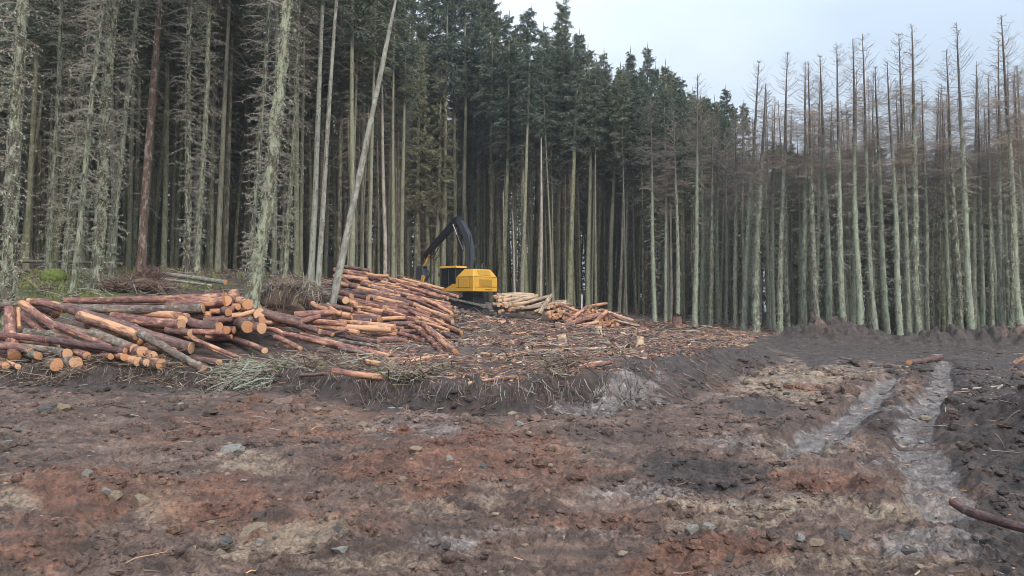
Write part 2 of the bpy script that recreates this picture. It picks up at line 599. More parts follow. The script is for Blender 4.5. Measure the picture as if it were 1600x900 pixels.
def rbf_fit(pts):
    pts = np.array(pts, float)
    A = np.linalg.norm(pts[:, None, :2] - pts[None, :, :2], axis=2)
    n = len(pts)
    K = np.zeros((n + 3, n + 3))
    K[:n, :n] = A - np.eye(n) * 0.35
    K[:n, n] = 1
    K[:n, n + 1:] = pts[:, :2]
    K[n:, :n] = K[:n, n:].T
    w = np.linalg.solve(K, np.concatenate([pts[:, 2], [0, 0, 0]]))
    return pts, w


def rbf_eval(fit, x, y):
    pts, w = fit
    n = len(pts)
    out = w[n] + w[n + 1] * x + w[n + 2] * y
    for i in range(n):
        out = out + w[i] * np.hypot(x - pts[i, 0], y - pts[i, 1])
    return out


def CP(*lst):
    return [tuple(P(*a)) for a in lst]


LOW = rbf_fit(CP((0, 900, 4.7), (800, 900, 4.6), (1600, 900, 4.6), (0, 600, 17.0), (200, 603, 16.7), (430, 620, 15), (560, 640, 13), (700, 650, 12),
                 (900, 650, 12), (1000, 640, 12.6), (1080, 610, 15), (1150, 590, 17.5), (1200, 575, 20), (1270, 555, 26), (1440, 560, 28), (1590, 590, 19),
                 (800, 750, 7.2), (300, 750, 7.2), (1300, 700, 8.9), (1500, 640, 12.5), (1290, 535, 36), (1590, 548, 36),
                 (1500, 540, 43), (1300, 530, 45), (1200, 520, 47)) +
              [(0, 0, 0), (-8, 0, 0), (8, 0, 0), (0, -12, 0.1), (30, 5, 0.3), (-30, 5, 0.2), (40, 40, -.6), (60, 90, -1.5), (30, 90, -1.2), (-40, 17, 0), (40, 150, -1)])
UPP = rbf_fit(CP((-100, 575, 17.6), (0, 578, 17.5), (200, 578, 17.4), (430, 585, 16.6), (560, 590, 14.5), (700, 598, 13.2), (900, 580, 13.5), (1000, 570, 14), (1080, 560, 16),
                 (1150, 543, 20), (1195, 540, 24), (850, 540, 22), (850, 508, 38), (760, 494, 54), (735, 489, 58), (700, 478, 60), (757, 507, 49), (757, 516, 43), (790, 509, 48), (800, 503, 47), (700, 500, 46), (880, 479, 60), (1100, 507, 50), (1000, 497, 53), (950, 512, 46),
                 (1200, 523, 45), (50, 472, 22), (50, 440, 27), (50, 428, 34), (215, 452, 26), (300, 424, 36), (400, 470, 22), (450, 508, 23), (450, 535, 20), (520, 532, 20.5), (100, 535, 19.2), (250, 535, 19.2),
                 (480, 436, 33), (580, 448, 42), (640, 458, 50), (560, 545, 18), (620, 525, 23), (640, 490, 32), (660, 478, 40)) +
              [(-70, 17, 0.5), (-50, 45, 5), (-45, 80, 8.5), (-20, 90, 6.8), (0, 95, 4), (20, 95, 1.5), (40, 90, -1), (40, 40, -.6), (-60, 150, 12), (40, 150, 0)])
BANK = [XY(a, b) for a, b in ((-300, 17.6), (0, 17.3), (90, 17.15), (200, 17.2), (330, 16.9), (430, 16.1), (500, 15.2), (560, 14.2), (640, 13.5), (700, 12.9), (800, 12.6), (900, 12.75),
                              (1000, 13.2), (1080, 15.4), (1150, 18.5), (1190, 21.5), (1203, 25), (1195, 30), (1200, 36), (1230, 42), (1290, 48), (1300, 150))]
BANKP = [(-120.0, 17.6)] + BANK + [(-120.0, 150.0)]
RUTS = [[(1478, 555), (1472, 590), (1462, 625), (1440, 665), (1432, 700), (1450, 745), (1470, 790), (1478, 830)],
        [(1400, 590), (1370, 622), (1335, 655), (1300, 685), (1262, 708), (1225, 735)]]


def sdist(x, y):
    """signed distance to the bank line, positive on the upper side"""
    x = np.asarray(x, float)
    y = np.asarray(y, float)
    best = np.full(x.shape, 1e9)
    inside = np.zeros(x.shape, bool)
    n = len(BANKP)
    for i in range(n):
        x1, y1 = BANKP[i]
        x2, y2 = BANKP[(i + 1) % n]
        if i < n - 2:
            dx, dy = x2 - x1, y2 - y1
            t = np.clip(((x - x1) * dx + (y - y1) * dy) / (dx * dx + dy * dy), 0, 1)
            best = np.minimum(best, np.hypot(x - x1 - t * dx, y - y1 - t * dy))
        c = ((y1 > y) != (y2 > y)) & (x < (x2 - x1) * (y - y1) / ((y2 - y1) if y2 != y1 else 1e-9) + x1)
        inside ^= c
    return np.where(inside, best, -best)


def ground_pt(px, py, zguess=None):
    z = -0.05 if zguess is None else zguess
    dx, dy, dz = ray(px, py)
    k = (z - CAMZ) / dz
    return dx * k, dy * k


RUTW = [[ground_pt(a, b, -0.12) for a, b in r] for r in RUTS]


def rutdist(x, y, along=False):
    best = np.full(np.shape(x), 1e9)
    run = np.zeros(np.shape(x))
    for r in RUTW:
        s0 = 0.0
        for (x1, y1), (x2, y2) in zip(r[:-1], r[1:]):
            dx, dy = x2 - x1, y2 - y1
            ln = math.hypot(dx, dy)
            t = np.clip(((x - x1) * dx + (y - y1) * dy) / (dx * dx + dy * dy), 0, 1)
            d = np.hypot(x - x1 - t * dx, y - y1 - t * dy)
            run = np.where(d < best, s0 + t * ln, run)
            best = np.minimum(best, d)
            s0 += ln
    return (best, run) if along else best


HEAPS = []   # x, y, sx, sy, amp


def heap(px, py, Y, sx, sy, amp):
    x, y = XY(px, Y)
    HEAPS.append((x, y, sx, sy, amp))


heap(1300, 520, 36.5, 1.7, 1.2, 0.66)
heap(1352, 525, 37, 1.5, 1.1, 0.52)
heap(1255, 530, 37, 1.3, 1.3, 0.40)
heap(1455, 535, 36, 1.4, 1.2, 0.55)
heap(1510, 535, 36.5, 1.6, 1.2, 0.5)
heap(1580, 540, 36, 2.0, 1.2, 0.5)
heap(1680, 540, 35, 3.0, 1.4, 0.75)
HEAPS += [(6.6, 8.2, 0.80, 2.2, 1.0), (5.3, 5.0, 0.5, 0.8, 0.22), (6.6, 5.0, 1.0, 1.5, 0.8)]
heap(1268, 750, 7.4, 0.42, 0.30, 0.13)
heap(1350, 775, 6.9, 0.3, 0.3, 0.06)
heap(70, 640, 12.0, 0.7, 0.6, 0.16)
heap(1230, 590, 17, 1.6, 1.0, 0.12)
heap(100, 760, 7.0, 0.8, 0.5, 0.12)
heap(330, 790, 6.3, 0.35, 0.2, -0.09)
heap(180, 800, 6.2, 0.6, 0.4, -0.12)
heap(430, 805, 6.0, 0.28, 0.14, -0.10)
heap(560, 700, 8.5, 1.6, 0.9, 0.10)
heap(960, 745, 7.5, 1.2, 0.5, -0.06)
heap(60, 860, 5.1, 0.5, 0.4, 0.14)


def H(x, y, fine=True):
    x = np.asarray(x, float)
    y = np.asarray(y, float)
    r = np.hypot(x, y)
    sd = sdist(x, y)
    pxx = x / np.maximum(y, 1.0) * F + 800
    rag = fbm(x * 0.9, y * 0.9, 4, 21) * 0.33
    wl = 0.15 + 0.22 * sstep(380, 620, pxx) + 0.40 * sstep(960, 1150, pxx)
    m = sstep(-wl, wl, sd + rag * (0.6 + 0.5 * (wl < 0.4)))
    lo, up = rbf_eval(LOW, x, y), rbf_eval(UPP, x, y)
    z = lo * (1 - m) + up * m
    for hx, hy, sx, sy, a in HEAPS:
        z = z + a * np.exp(-((x - hx) / sx) ** 2 - ((y - hy) / sy) ** 2) * (1 + (0.55 if hy > 20 else 0.25) * fbm(x * 1.9, y * 1.9, 4, 77))
    near = sstep(60, 12, r)
    gro = pn(x * 4.5 + y * 1.2, y * 0.8 - x * .3, 63) + .5 * pn(x * 11 + y * 3, y * 1.5, 64)
    z = z + 0.045 * gro * np.exp(-(sd / .55) ** 2) * near
    z = z + fbm(x * 0.45, y * 0.45, 3, 1) * 0.075 * near
    z = z + fbm(x * 1.7, y * 1.7, 3, 5) * 0.052
    # excavator scrapes running across the slope
    scr = np.abs(pn(x * 0.7 + y * 0.25, y * 3.0 - x * 0.5, 31))
    z = z - 0.055 * (1 - m) * near * sstep(0.16, 0.0, scr)
    rd, run = rutdist(x, y, True)
    wid = 0.29 * (1 + 0.6 * fbm(x * 1.5, y * 1.5, 3, 9))
    lug = np.sin(run * 2 * np.pi / 0.21) * (0.5 + 0.8 * fbm(x * 1.2, y * 1.2, 2, 15))
    z = z + 0.020 * lug * sstep(0.55, 0.3, rd) * sstep(16, 8, r)
    z = z - 0.075 * sstep(wid * 1.15, wid * 0.6, rd) + 0.065 * np.exp(-((rd - wid * 1.5) / 0.15) ** 2) * (1 + .8 * fbm(x * 3, y * 3, 2, 19))
    if fine:
        f2 = fbm(x * 6.0, y * 6.0, 3, 13)
        z = z + f2 * 0.030 * sstep(0.0, 0.15, rd - wid * .5) * sstep(30, 12, r)
        cl = pn(x * 13, y * 13, 40)
        z = z + np.maximum(cl - 0.12, 0) * 0.070 * sstep(16, 6, r)
        cl2 = pn(x * 27, y * 27, 41)
        z = z + np.maximum(cl2 - 0.1, 0) * 0.026 * sstep(9, 4, r)
    return z


def Hs(x, y):
    return float(H(np.array([x]), np.array([y]), False)[0])


_YS = np.concatenate([np.arange(3, 20, 0.03), np.arange(20, 110, 0.1)])


def G(px, py):
    """where the sight line of (px, py) meets the terrain"""
    dx, dy, dz = ray(px, py)
    xs, zs = dx / dy * _YS, CAMZ + dz / dy * _YS
    h = H(xs, _YS, False)
    k = np.argmax(zs < h)
    if zs[k] >= h[k]:
        k = len(_YS) - 1
    return np.array([xs[k], _YS[k], h[k]])


# colour zones: (px, py, rx, ry, strength) in the photograph, evaluated once per ground vertex
Z_RED = [(1270, 752, 80, 28, 1.3), (1265, 606, 42, 9, 1.1), (120, 770, 120, 60, .85), (330, 790, 170, 60, .95), (400, 660, 220, 40, .6), (700, 720, 230, 70, .85), (560, 640, 140, 24, .55), (860, 745, 160, 30, .6),
         (1120, 855, 190, 30, 1.0), (900, 810, 150, 25, .55), (60, 850, 90, 50, .6), (1060, 880, 160, 25, .9), (560, 820, 120, 40, .5), (250, 680, 120, 30, .5), (1240, 555, 90, 12, .5), (820, 670, 120, 22, .45), (1130, 600, 25, 14, .8)]
Z_TAN = [(1230, 600, 105, 25, 1.1), (1290, 570, 110, 20, .7), (1420, 800, 130, 18, 1.0), (1200, 790, 150, 16, .7), (440, 840, 130, 40, .9), (250, 800, 60, 40, .8), (390, 720, 70, 26, .7), (20, 780, 50, 22, .9),
         (600, 880, 130, 26, .6), (1100, 820, 110, 14, .6), (520, 660, 90, 20, .5), (1330, 700, 60, 10, .4), (1360, 580, 70, 14, .5), (1230, 705, 90, 10, .7), (1350, 880, 180, 22, .6), (690, 790, 150, 22, .45), (880, 700, 70, 16, .4)]
Z_PEAT = [(1090, 742, 135, 26, 1.2), (1180, 635, 60, 20, .8), (1400, 535, 330, 46, 1.4), (1520, 590, 110, 60, .9), (1580, 700, 90, 90, 1.3), (1590, 850, 90, 110, 1.3), (1720, 740, 170, 190, 1.3), (740, 625, 300, 26, .85), (200, 600, 330, 16, 1.1),
          (1080, 570, 110, 35, .85), (700, 830, 100, 20, .6), (250, 640, 160, 18, .5), (1380, 660, 70, 40, .8), (1420, 700, 30, 50, .5), (100, 790, 60, 16, .5), (430, 800, 45, 14, .8), (1260, 660, 90, 30, .5), (930, 860, 120, 12, .6), (600, 690, 60, 18, .4), (980, 680, 130, 22, .5)]
Z_WET_SHEEN = [(980, 610, 70, 28, 1.0), (930, 640, 60, 16, .6), (1440, 850, 110, 26, .75), (1290, 690, 45, 12, .8), (700, 850, 70, 16, .7), (1350, 640, 40, 8, .5), (640, 660, 110, 20, .45), (1000, 770, 110, 14, .6), (1500, 860, 60, 30, .6),
         (1400, 640, 60, 8, .5), (1380, 720, 40, 10, .5), (1150, 690, 120, 12, .5), (830, 830, 200, 10, .4), (1380, 610, 40, 10, .6)]
Z_MOSS = [(100, 458, 170, 30, 1.3), (60, 436, 130, 14, 1.1), (330, 446, 80, 10, .6), (220, 425, 100, 8, .6), (470, 440, 60, 10, .35)]


def zones(x, y, z):
    yy = np.maximum(y, 0.8)
    c, s = math.cos(PITCH), math.sin(PITCH)
    dep = yy * c + (z - CAMZ) * s
    px = 800 + x / np.maximum(dep, .5) * F
    py = 450 - (-yy * s + (z - CAMZ) * c) / np.maximum(dep, .5) * F
    wx = fbm(x * 1.1, y * 1.1, 3, 51)
    wy = fbm(x * 1.1, y * 1.1, 3, 57)

    def ev(lst):
        o = np.zeros_like(x)
        for cx, cy, rx, ry, st in lst:
            d = np.hypot((px - cx) / rx + wx * 0.55, (py - cy) / ry + wy * 0.55)
            o = np.maximum(o, st * sstep(1.25, 0.45, d))
        return o * (y > 0.8)
    red, tan, peat, wet, moss = [ev(q) for q in (Z_RED, Z_TAN, Z_PEAT, Z_WET_SHEEN, Z_MOSS)]
    rd = rutdist(x, y)
    wid = 0.29 * (1 + 0.6 * fbm(x * 1.5, y * 1.5, 3, 9))
    wet = np.maximum(wet, (1.05 + 0.8 * fbm(x * .9, y * .9, 3, 93)) * sstep(wid * 1.0, wid * 0.6, rd))
    sd = sdist(x, y)
    lit = sstep(-0.1, 0.5, sd) * 1.0
    face = sstep(0.9, 0.2, np.abs(sd)) * (y < 24)
    peat = np.maximum(peat, face * 0.75)
    # forest floor on the right
    lit = np.maximum(lit, sstep(38, 42, y))
    wet = wet * (1 - sstep(0.5, 1.2, sd))
    return (np.clip(red, 0, 1.3), np.clip(tan, 0, 1.3), np.clip(peat, 0, 1.3), np.clip(wet, 0, 1.3), np.clip(moss, 0, 1.3), np.clip(lit * (1 - 0.6 * np.clip(moss, 0, 1)), 0, 1.3))


def set_zones(me, x, y, z):
    q = zones(x, y, z)
    for nm, ch in (('zone_a', q[:3]), ('zone_b', q[3:])):
        a = me.attributes.new(nm, 'FLOAT_COLOR', 'POINT')
        arr = np.ones((len(x), 4), np.float32)
        for i in range(3):
            arr[:, i] = ch[i] / 1.3
        a.data.foreach_set('color', arr.ravel())


fa = np.arange(-48, 48.01, 0.085)
ba = np.arange(51, 309, 3.0)
ang = np.radians(np.concatenate([fa, ba]))       # from +Y, clockwise
rr = [0.25, 0.6, 1.2, 1.8, 2.4, 2.9, 3.3]
while rr[-1] < 420:
    r0 = rr[-1]
    if r0 < 60:
        st = min(max(r0 * r0 / 1500.0, 0.011), 0.16 if r0 < 46 else 0.45)
    else:
        st = r0 * 0.06
    rr.append(r0 + st)
rr = np.array(rr)
A_, R_ = np.meshgrid(ang, rr)
gx, gy = (np.sin(A_) * R_).ravel(), (np.cos(A_) * R_).ravel()
gz = H(gx, gy)
# far beyond the wood the ground levels out
nr, na = A_.shape
i = np.arange(nr - 1)[:, None] * na
j = np.arange(na)[None, :]
j2 = (j + 1) % na
q = np.stack(np.broadcast_arrays(i + j, i + na + j, i + na + j2, i + j2), -1).reshape(-1, 4)
mb = MB()
gx = np.concatenate([gx, [0.0]])
gy = np.concatenate([gy, [0.0]])
gz = np.concatenate([gz, [Hs(0, 0)]])
jj = np.arange(na)
tri = np.stack([np.full(na, nr * na), jj, (jj + 1) % na], 1)
mb.add(np.stack([gx, gy, gz], 1), q[:, ::-1], tri[:, ::-1])
me = mb.mesh('ground', M['ground'])
# make sure faces look up
if me.polygons[1000].normal.z < 0:
    me.flip_normals()
set_zones(me, gx, gy, gz)
tag(obj('ground', me), kind='structure')

# ------------------------------------------------------------------ trees


def wobble(seed, amp):
    r = random.Random(seed)
    a = [(r.uniform(-1, 1) * amp, r.uniform(0.12, 0.3), r.uniform(0, 6.3)) for _ in range(4)]

    def f(z):
        z = np.asarray(z, float)
        k = np.clip(z / 3.0, 0, 1)
        return (a[0][0] * np.sin(z * a[0][1] + a[0][2]) + a[1][0] * .5 * np.sin(z * a[1][1] * 2 + a[1][2])) * k, \
               (a[2][0] * np.sin(z * a[2][1] + a[2][2]) + a[3][0] * .5 * np.sin(z * a[3][1] * 2 + a[3][2])) * k
    return f


def trunk_mesh(name, seed, H_, r0, wob, mat, rings=30, sides=9, lump=0.06, power=0.8, flare=0.35, broken=False):
    z = np.linspace(-0.35, H_, rings)
    t = np.clip(z / H_, 0, 1)
    rad = r0 * ((1 - t) ** power * 0.94 + (0.3 if broken else 0.05)) + r0 * flare * np.exp(-np.maximum(z, 0) / 0.35)
    wx, wy = wob(z)
    pts = np.stack([wx, wy, z], 1)
    th = np.arange(sides) / sides * 2 * np.pi
    zz, tt = np.meshgrid(z, th, indexing='ij')
    n = fbm(tt * 1.3 + seed, zz * 0.9, 3, seed) * lump * 1.6 + pn(tt * 3 + seed, zz * 4.5, seed + 5) * lump
    fl = 0.25 * np.cos(tt * 3 + seed) * np.exp(-np.maximum(zz, 0) / 0.4)
    mb = MB()
    mb.tubes(pts[None], (rad[:, None] * (1 + n + fl))[None], sides)
    return mb.mesh(name, mat)


def branch_paths(org, az, length, rise, droop, k=5):
    """org (n,3); returns (n,k,3)"""
    s = np.linspace(0, 1, k)[None, :]
    L = length[:, None]
    x = np.sin(az)[:, None] * L * s
    y = np.cos(az)[:, None] * L * s
    z = L * (rise[:, None] * s - droop[:, None] * s ** 2)
    return org[:, None, :] + np.stack([x, y, z], -1)


def path_at(paths, s):
    """sample paths (n,k,3) at s (n,m)"""
    n, k, _ = paths.shape
    f = s * (k - 1)
    i = np.minimum(f.astype(int), k - 2)
    t = (f - i)[..., None]
    ar = np.arange(n)[:, None]
    return paths[ar, i] * (1 - t) + paths[ar, i + 1] * t


def spruce_crown(name, seed, H_, start, Rm, wob, dens=1.0, mat='needles', low=None):
    g = np.random.default_rng(seed)
    mb = MB()
    zs = []
    z = start * H_
    while z < H_ * 0.985:
        zs.append(z)
        z += g.uniform(0.10, 0.30)
    org, az, Ln, ri, dr = [], [], [], [], []
    for z in zs:
        t = (z / H_ - start) / (1 - start)
        Rz = Rm * min(1.0, 0.45 + t * 2.2) * (1 - t) ** 0.85 + 0.22
        nb = g.integers(2, 5)
        a0 = g.uniform(0, 6.3)
        for b in range(nb):
            if g.random() < 0.10:
                continue
            wx, wy = wob(z)
            org.append((wx, wy, z + g.uniform(-.1, .1)))
            az.append(a0 + b * 6.283 / nb + g.uniform(-.3, .3))
            Ln.append(Rz * g.uniform(0.35, 1.25))
            ri.append(0.05 + 0.75 * t ** 1.4 + g.uniform(-.1, .15))
            dr.append(0.46 * (1 - t) + 0.05 + g.uniform(-.2, .25))
    org, az, Ln, ri, dr = map(np.array, (org, az, Ln, ri, dr))
    pa = branch_paths(org, az, Ln, ri, dr)
    rad = np.linspace(0.022, 0.006, 5)[None] * np.ones((len(org), 1))
    mb.tubes(pa, rad, 3, m=1)
    m = int(14 * dens)
    s = g.uniform(0.15, 1.0, (len(org), m))
    p0 = path_at(pa, s).reshape(-1, 3)
    side = np.where(g.random((len(org), m)) < .5, -1, 1)
    a2 = (az[:, None] + side * g.uniform(0.35, 1.15, (len(org), m))).ravel()
    ln = ((0.16 + 0.34 * (1 - s) ** .8) * Ln[:, None] * g.uniform(.5, 1.1, (len(org), m)) + .10).ravel()
    dz = g.uniform(-.55, 0.12, len(ln)) * ln
    p1 = p0 + np.stack([np.sin(a2) * ln, np.cos(a2) * ln, dz], 1)
    mb.leaves(p0, p1, 0.045 + 0.08 * ln, m=0)
    # needle tufts along the sprigs
    for f in (0.25, 0.45, 0.65, 0.85):
        q0 = p0 + (p1 - p0) * f
        q1 = q0 + (p1 - p0) * 0.25 + g.normal(0, 0.11, p0.shape) - np.array([0, 0, 0.07])
        mb.leaves(q0, q1, 0.05, m=0)
    # leader
    wx, wy = wob(H_)
    mb.leaves(np.array([[wx, wy, H_ - .5]] * 3), np.array([[wx, wy, H_ + .45]] * 3), .07, m=0)
    return mb.mesh(name, [M[mat], M['dead_twig']], smooth=False)


def dead_branch_mesh(name, seed, H_, z0, z1, n, wob, lmin, lmax, mat='dead_twig', tuft=0.0, tuft_mat='lichen', side=3, rise=0.05, droop=0.35, r=0.012, rseed=0.16):
    g = np.random.default_rng(seed)
    mb = MB()
    z = z0 + (z1 - z0) * g.random(n) ** 0.9
    wx, wy = wob(z)
    t = (z - z0) / (z1 - z0)
    L = (lmin + (lmax - lmin) * (0.25 + 0.75 * t)) * g.uniform(.35, 1.25, n)
    az = g.uniform(0, 6.3, n)
    pa = branch_paths(np.stack([wx, wy, z], 1), az, L, g.normal(rise, .22, n), g.normal(droop, .2, n))
    pa[:, 1:] += g.normal(0, 0.03, pa[:, 1:].shape)
    mb.tubes(pa, np.linspace(1.3, 0.45, 5)[None] * r * g.uniform(.7, 1.4, (n, 1)), 3)
    s = g.uniform(.25, 1, (n, side))
    p0 = path_at(pa, s).reshape(-1, 3)
    a2 = (az[:, None] + g.choice([-1, 1], (n, side)) * g.uniform(.4, 1.2, (n, side))).ravel()
    l2 = (L[:, None] * g.uniform(.12, .45, (n, side))).ravel()
    pm = p0 + np.stack([np.sin(a2) * l2 * .5, np.cos(a2) * l2 * .5, g.uniform(-.3, .2, len(l2)) * l2], 1)
    p1 = pm + np.stack([np.sin(a2 + .3) * l2 * .5, np.cos(a2 + .3) * l2 * .5, g.uniform(-.5, .3, len(l2)) * l2], 1)
    mb.tubes(np.stack([p0, pm, p1], 1), np.array([[1.0, .8, .5]]) * r * .6 * np.ones((len(p0), 1)), 3)
    if tuft > 0:
        k = int(n * tuft)
        s = g.uniform(.05, 1, (n, max(1, int(tuft))))
        p = path_at(pa, s).reshape(-1, 3)
        d = g.normal(0, .045, p.shape)
        d[:, 2] = -np.abs(d[:, 2]) * 1.1 - 0.01
        mb.leaves(p, p + d, g.uniform(.015, .04, len(p)), m=1)
        mb.leaves(p, p + d * .7 + g.normal(0, .03, p.shape), g.uniform(.015, .035, len(p)), m=1)
    return mb.mesh(name, [M[mat], M[tuft_mat]], smooth=False)


def trunk_tufts(mb, seed, H_, r0, wob, n, z0, z1, size, m=0):
    """lichen flakes standing off the bark"""
    g = np.random.default_rng(seed)
    z = g.uniform(z0, z1, n)
    wx, wy = wob(z)
    az = g.uniform(0, 6.3, n)
    rad = r0 * ((1 - z / H_) ** .8 * .94 + .05) * .97
    nr_ = np.stack([np.sin(az), np.cos(az), np.zeros(n)], 1)
    p0 = np.stack([wx, wy, z], 1) + nr_ * rad[:, None]
    d = nr_ * g.uniform(.3, 1, (n, 1)) * size + g.normal(0, size * .45, (n, 3)) - np.array([0, 0, size * .35])
    mb.leaves(p0, p0 + d, g.uniform(.3, .8, n) * size, m=m)


def larch_crown(name, seed, H_, wob, z0=0.50):
    g = np.random.default_rng(seed)
    mb = MB()
    n = 135
    z = H_ * (z0 + (1 - z0) * g.random(n) ** 1.0 * .99)
    t = (z / H_ - z0) / (1 - z0)
    wx, wy = wob(z)
    L = (0.35 + 1.25 * np.exp(-((t - .45) / .38) ** 2) + 0.5 * np.exp(-((t - .78) / .16) ** 2)) * (1.05 - t * .72) * g.uniform(.5, 1.3, n)
    az = g.uniform(0, 6.3, n)
    up = t > .6
    ri = np.where(up, g.uniform(.15, .6, n), g.uniform(-.1, .25, n))
    dr = np.where(up, g.uniform(-.55, -.15, n), g.uniform(-.12, .4, n))
    pa = branch_paths(np.stack([wx, wy, z], 1), az, L, ri, dr)
    pa[:, 1:] += g.normal(0, .025, pa[:, 1:].shape)
    mb.tubes(pa, np.linspace(.012, .004, 5)[None] * np.ones((n, 1)), 3)
    m = 10
    s = g.uniform(.12, 1, (n, m))
    keep = (g.random((n, m)) < np.where(t < .55, 1.0, .16)[:, None]).ravel()
    p0 = path_at(pa, s).reshape(-1, 3)
    a2 = (az[:, None] + g.choice([-1, 1], (n, m)) * g.uniform(.3, 1.3, (n, m))).ravel()
    l2 = (L[:, None] * g.uniform(.15, .5, (n, m))).ravel()
    upm = np.where(np.repeat(up, m), .25, -.12)
    p1 = p0 + np.stack([np.sin(a2) * l2, np.cos(a2) * l2, (upm + g.normal(0, .3, len(l2))) * l2], 1)
    p0, p1 = p0[keep], p1[keep]
    pm = (p0 + p1) / 2 + g.normal(0, .025, p0.shape)
    mb.tubes(np.stack([p0, pm, p1], 1), np.array([[.0045, .004, .0025]]) * np.ones((len(p0), 1)), 3)
    q0 = pm[: len(pm)]
    d = g.normal(0, .16, q0.shape)
    mb.tubes(np.stack([q0, q0 + d], 1), np.array([[.003, .002]]) * np.ones((len(q0), 1)), 3)
    return mb.mesh(name, M['larch_twig'], smooth=False)


SP_H, LA_H, MO_H = 23.0, 17.0, 23.0
SPR, LAR, MOS, POL = [], [], [], []
for k in range(6):
    w = wobble(100 + k, 0.10)
    st = [0.58, 0.62, 0.54, 0.60, 0.66, 0.56][k]
    SPR.append(dict(trunk=trunk_mesh('trunk', 3 + k, SP_H, 0.20, w, M['spruce_bark'], 34, 9, .05),
                    crown=spruce_crown('crown', 40 + k, SP_H, st, [1.6, 1.4, 1.8, 1.4, 1.5, 1.65][k], w),
                    dead_branches=dead_branch_mesh('dead_branches', 60 + k, SP_H, SP_H * .10, SP_H * (st + .10), 170, w, .2, 1.5, r=.009)))
FAD = []
for k in range(2):
    w = wobble(140 + k, 0.10)
    FAD.append(dict(trunk=trunk_mesh('trunk', 13 + k, 19.0, 0.18, w, M['spruce_bark'], 30, 9, .05),
                    crown=spruce_crown('crown', 80 + k, 19.0, .34, 1.55, w, 1.0, 'olive_needles'),
                    dead_branches=dead_branch_mesh('dead_branches', 66 + k, 19.0, 2.0, 8.0, 130, w, .3, 1.6)))
for k in range(6):
    w = wobble(200 + k, 0.13)
    r0 = 0.185
    tm = trunk_mesh('trunk', 23 + k, LA_H, r0, w, M['larch_bark'], 70, 9, .13, .75, .3)
    lm = MB()
    trunk_tufts(lm, 300 + k, LA_H, r0, w, 1300, 0.1, LA_H * .66, .06)
    LAR.append(dict(trunk=tm, crown=larch_crown('crown', 90 + k, LA_H, w, [0.54, .50, .58, .55, .52, .6][k]),
                    dead_branches=dead_branch_mesh('dead_branches', 120 + k, LA_H, .5, LA_H * .6, 110, w, .15, .9, 'stick_grey', 5.0, 'lichen', 3, .0, .3, .010),
                    lichen=lm.mesh('lichen', M['lichen'], False)))
for k in range(4):
    w = wobble(260 + k, 0.22)
    r0 = 0.24
    tm = trunk_mesh('trunk', 53 + k, MO_H, r0, w, M['moss_bark'], 150, 16, .20, .8, .7)
    lm = MB()
    trunk_tufts(lm, 340 + k, MO_H, r0, w, 4000, .1, MO_H * .62, .058)
    MOS.append(dict(trunk=tm, crown=spruce_crown('crown', 190 + k, MO_H, .6, 1.8, w),
                    dead_branches=dead_branch_mesh('dead_branches', 220 + k, MO_H, .8, MO_H * .62, 340, w, .2, 1.1, 'stick_grey', 8.0, 'pale_lichen', 4, .10, .25, .010),
                    lichen=lm.mesh('lichen', M['lichen'], False)))
for k in range(3):
    w = wobble(280 + k, 0.10)
    POL.append(dict(trunk=trunk_mesh('trunk', 73 + k, 12.0, 0.09, w, M['pole_bark'], 26, 8, .10, .5, .2, True)))
KINDS = {'spruce': (SPR, SP_H, .20), 'fading': (FAD, 19.0, .18), 'larch': (LAR, LA_H, .185), 'moss': (MOS, MO_H, .24), 'pole': (POL, 12.0, .09)}
NAMES = {'spruce': 'spruce_tree', 'fading': 'spruce_tree', 'larch': 'larch_tree', 'moss': 'lichened_tree', 'pole': 'dead_pole_tree'}
CATS = {'spruce': 'tree', 'fading': 'tree', 'larch': 'tree', 'moss': 'tree', 'pole': 'dead tree'}
GROUPS = {'spruce': 'spruces standing along the clearing', 'fading': 'fading spruces with olive crowns', 'larch': 'bare larches on the right of the clearing', 'moss': 'lichen crusted trees on the left', 'pole': 'dead pale stems in the wood'}
TREES = []     # x, y, px, row, obj, kind, words


def tree(kind, x, y, top, width_r, row, words, bark=None, var=None, zoff=0.12):
    vs, H0, r0 = KINDS[kind]
    v = vs[rnd.randrange(len(vs)) if var is None else var]
    base = np.array([x, y, Hs(x, y) - zoff])
    d = Vector(top - base)
    s = d.length / H0
    root = empty(NAMES[kind], base)
    qz = Vector((0, 0, 1)).rotation_difference(d)
    root.rotation_mode = 'QUATERNION'
    root.rotation_quaternion = qz @ Euler((0, 0, rnd.uniform(0, 6.28))).to_quaternion()
    root.scale = (s, s, s)
    k = width_r / (r0 * s)
    for nm, dat in v.items():
        o = obj(nm, dat, root)
        if nm in ('dead_branches', 'lichen'):
            o['kind'] = 'stuff'
        if nm in ('trunk', 'lichen'):
            o.scale = (k, k, 1)
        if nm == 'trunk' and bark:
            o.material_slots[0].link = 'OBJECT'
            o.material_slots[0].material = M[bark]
    TREES.append(dict(x=x, y=y, px=800 + x / y * F, row=row, o=root, kind=kind, words=words, lean=math.degrees(math.atan2(d.x, d.z)), r=width_r))
    return root


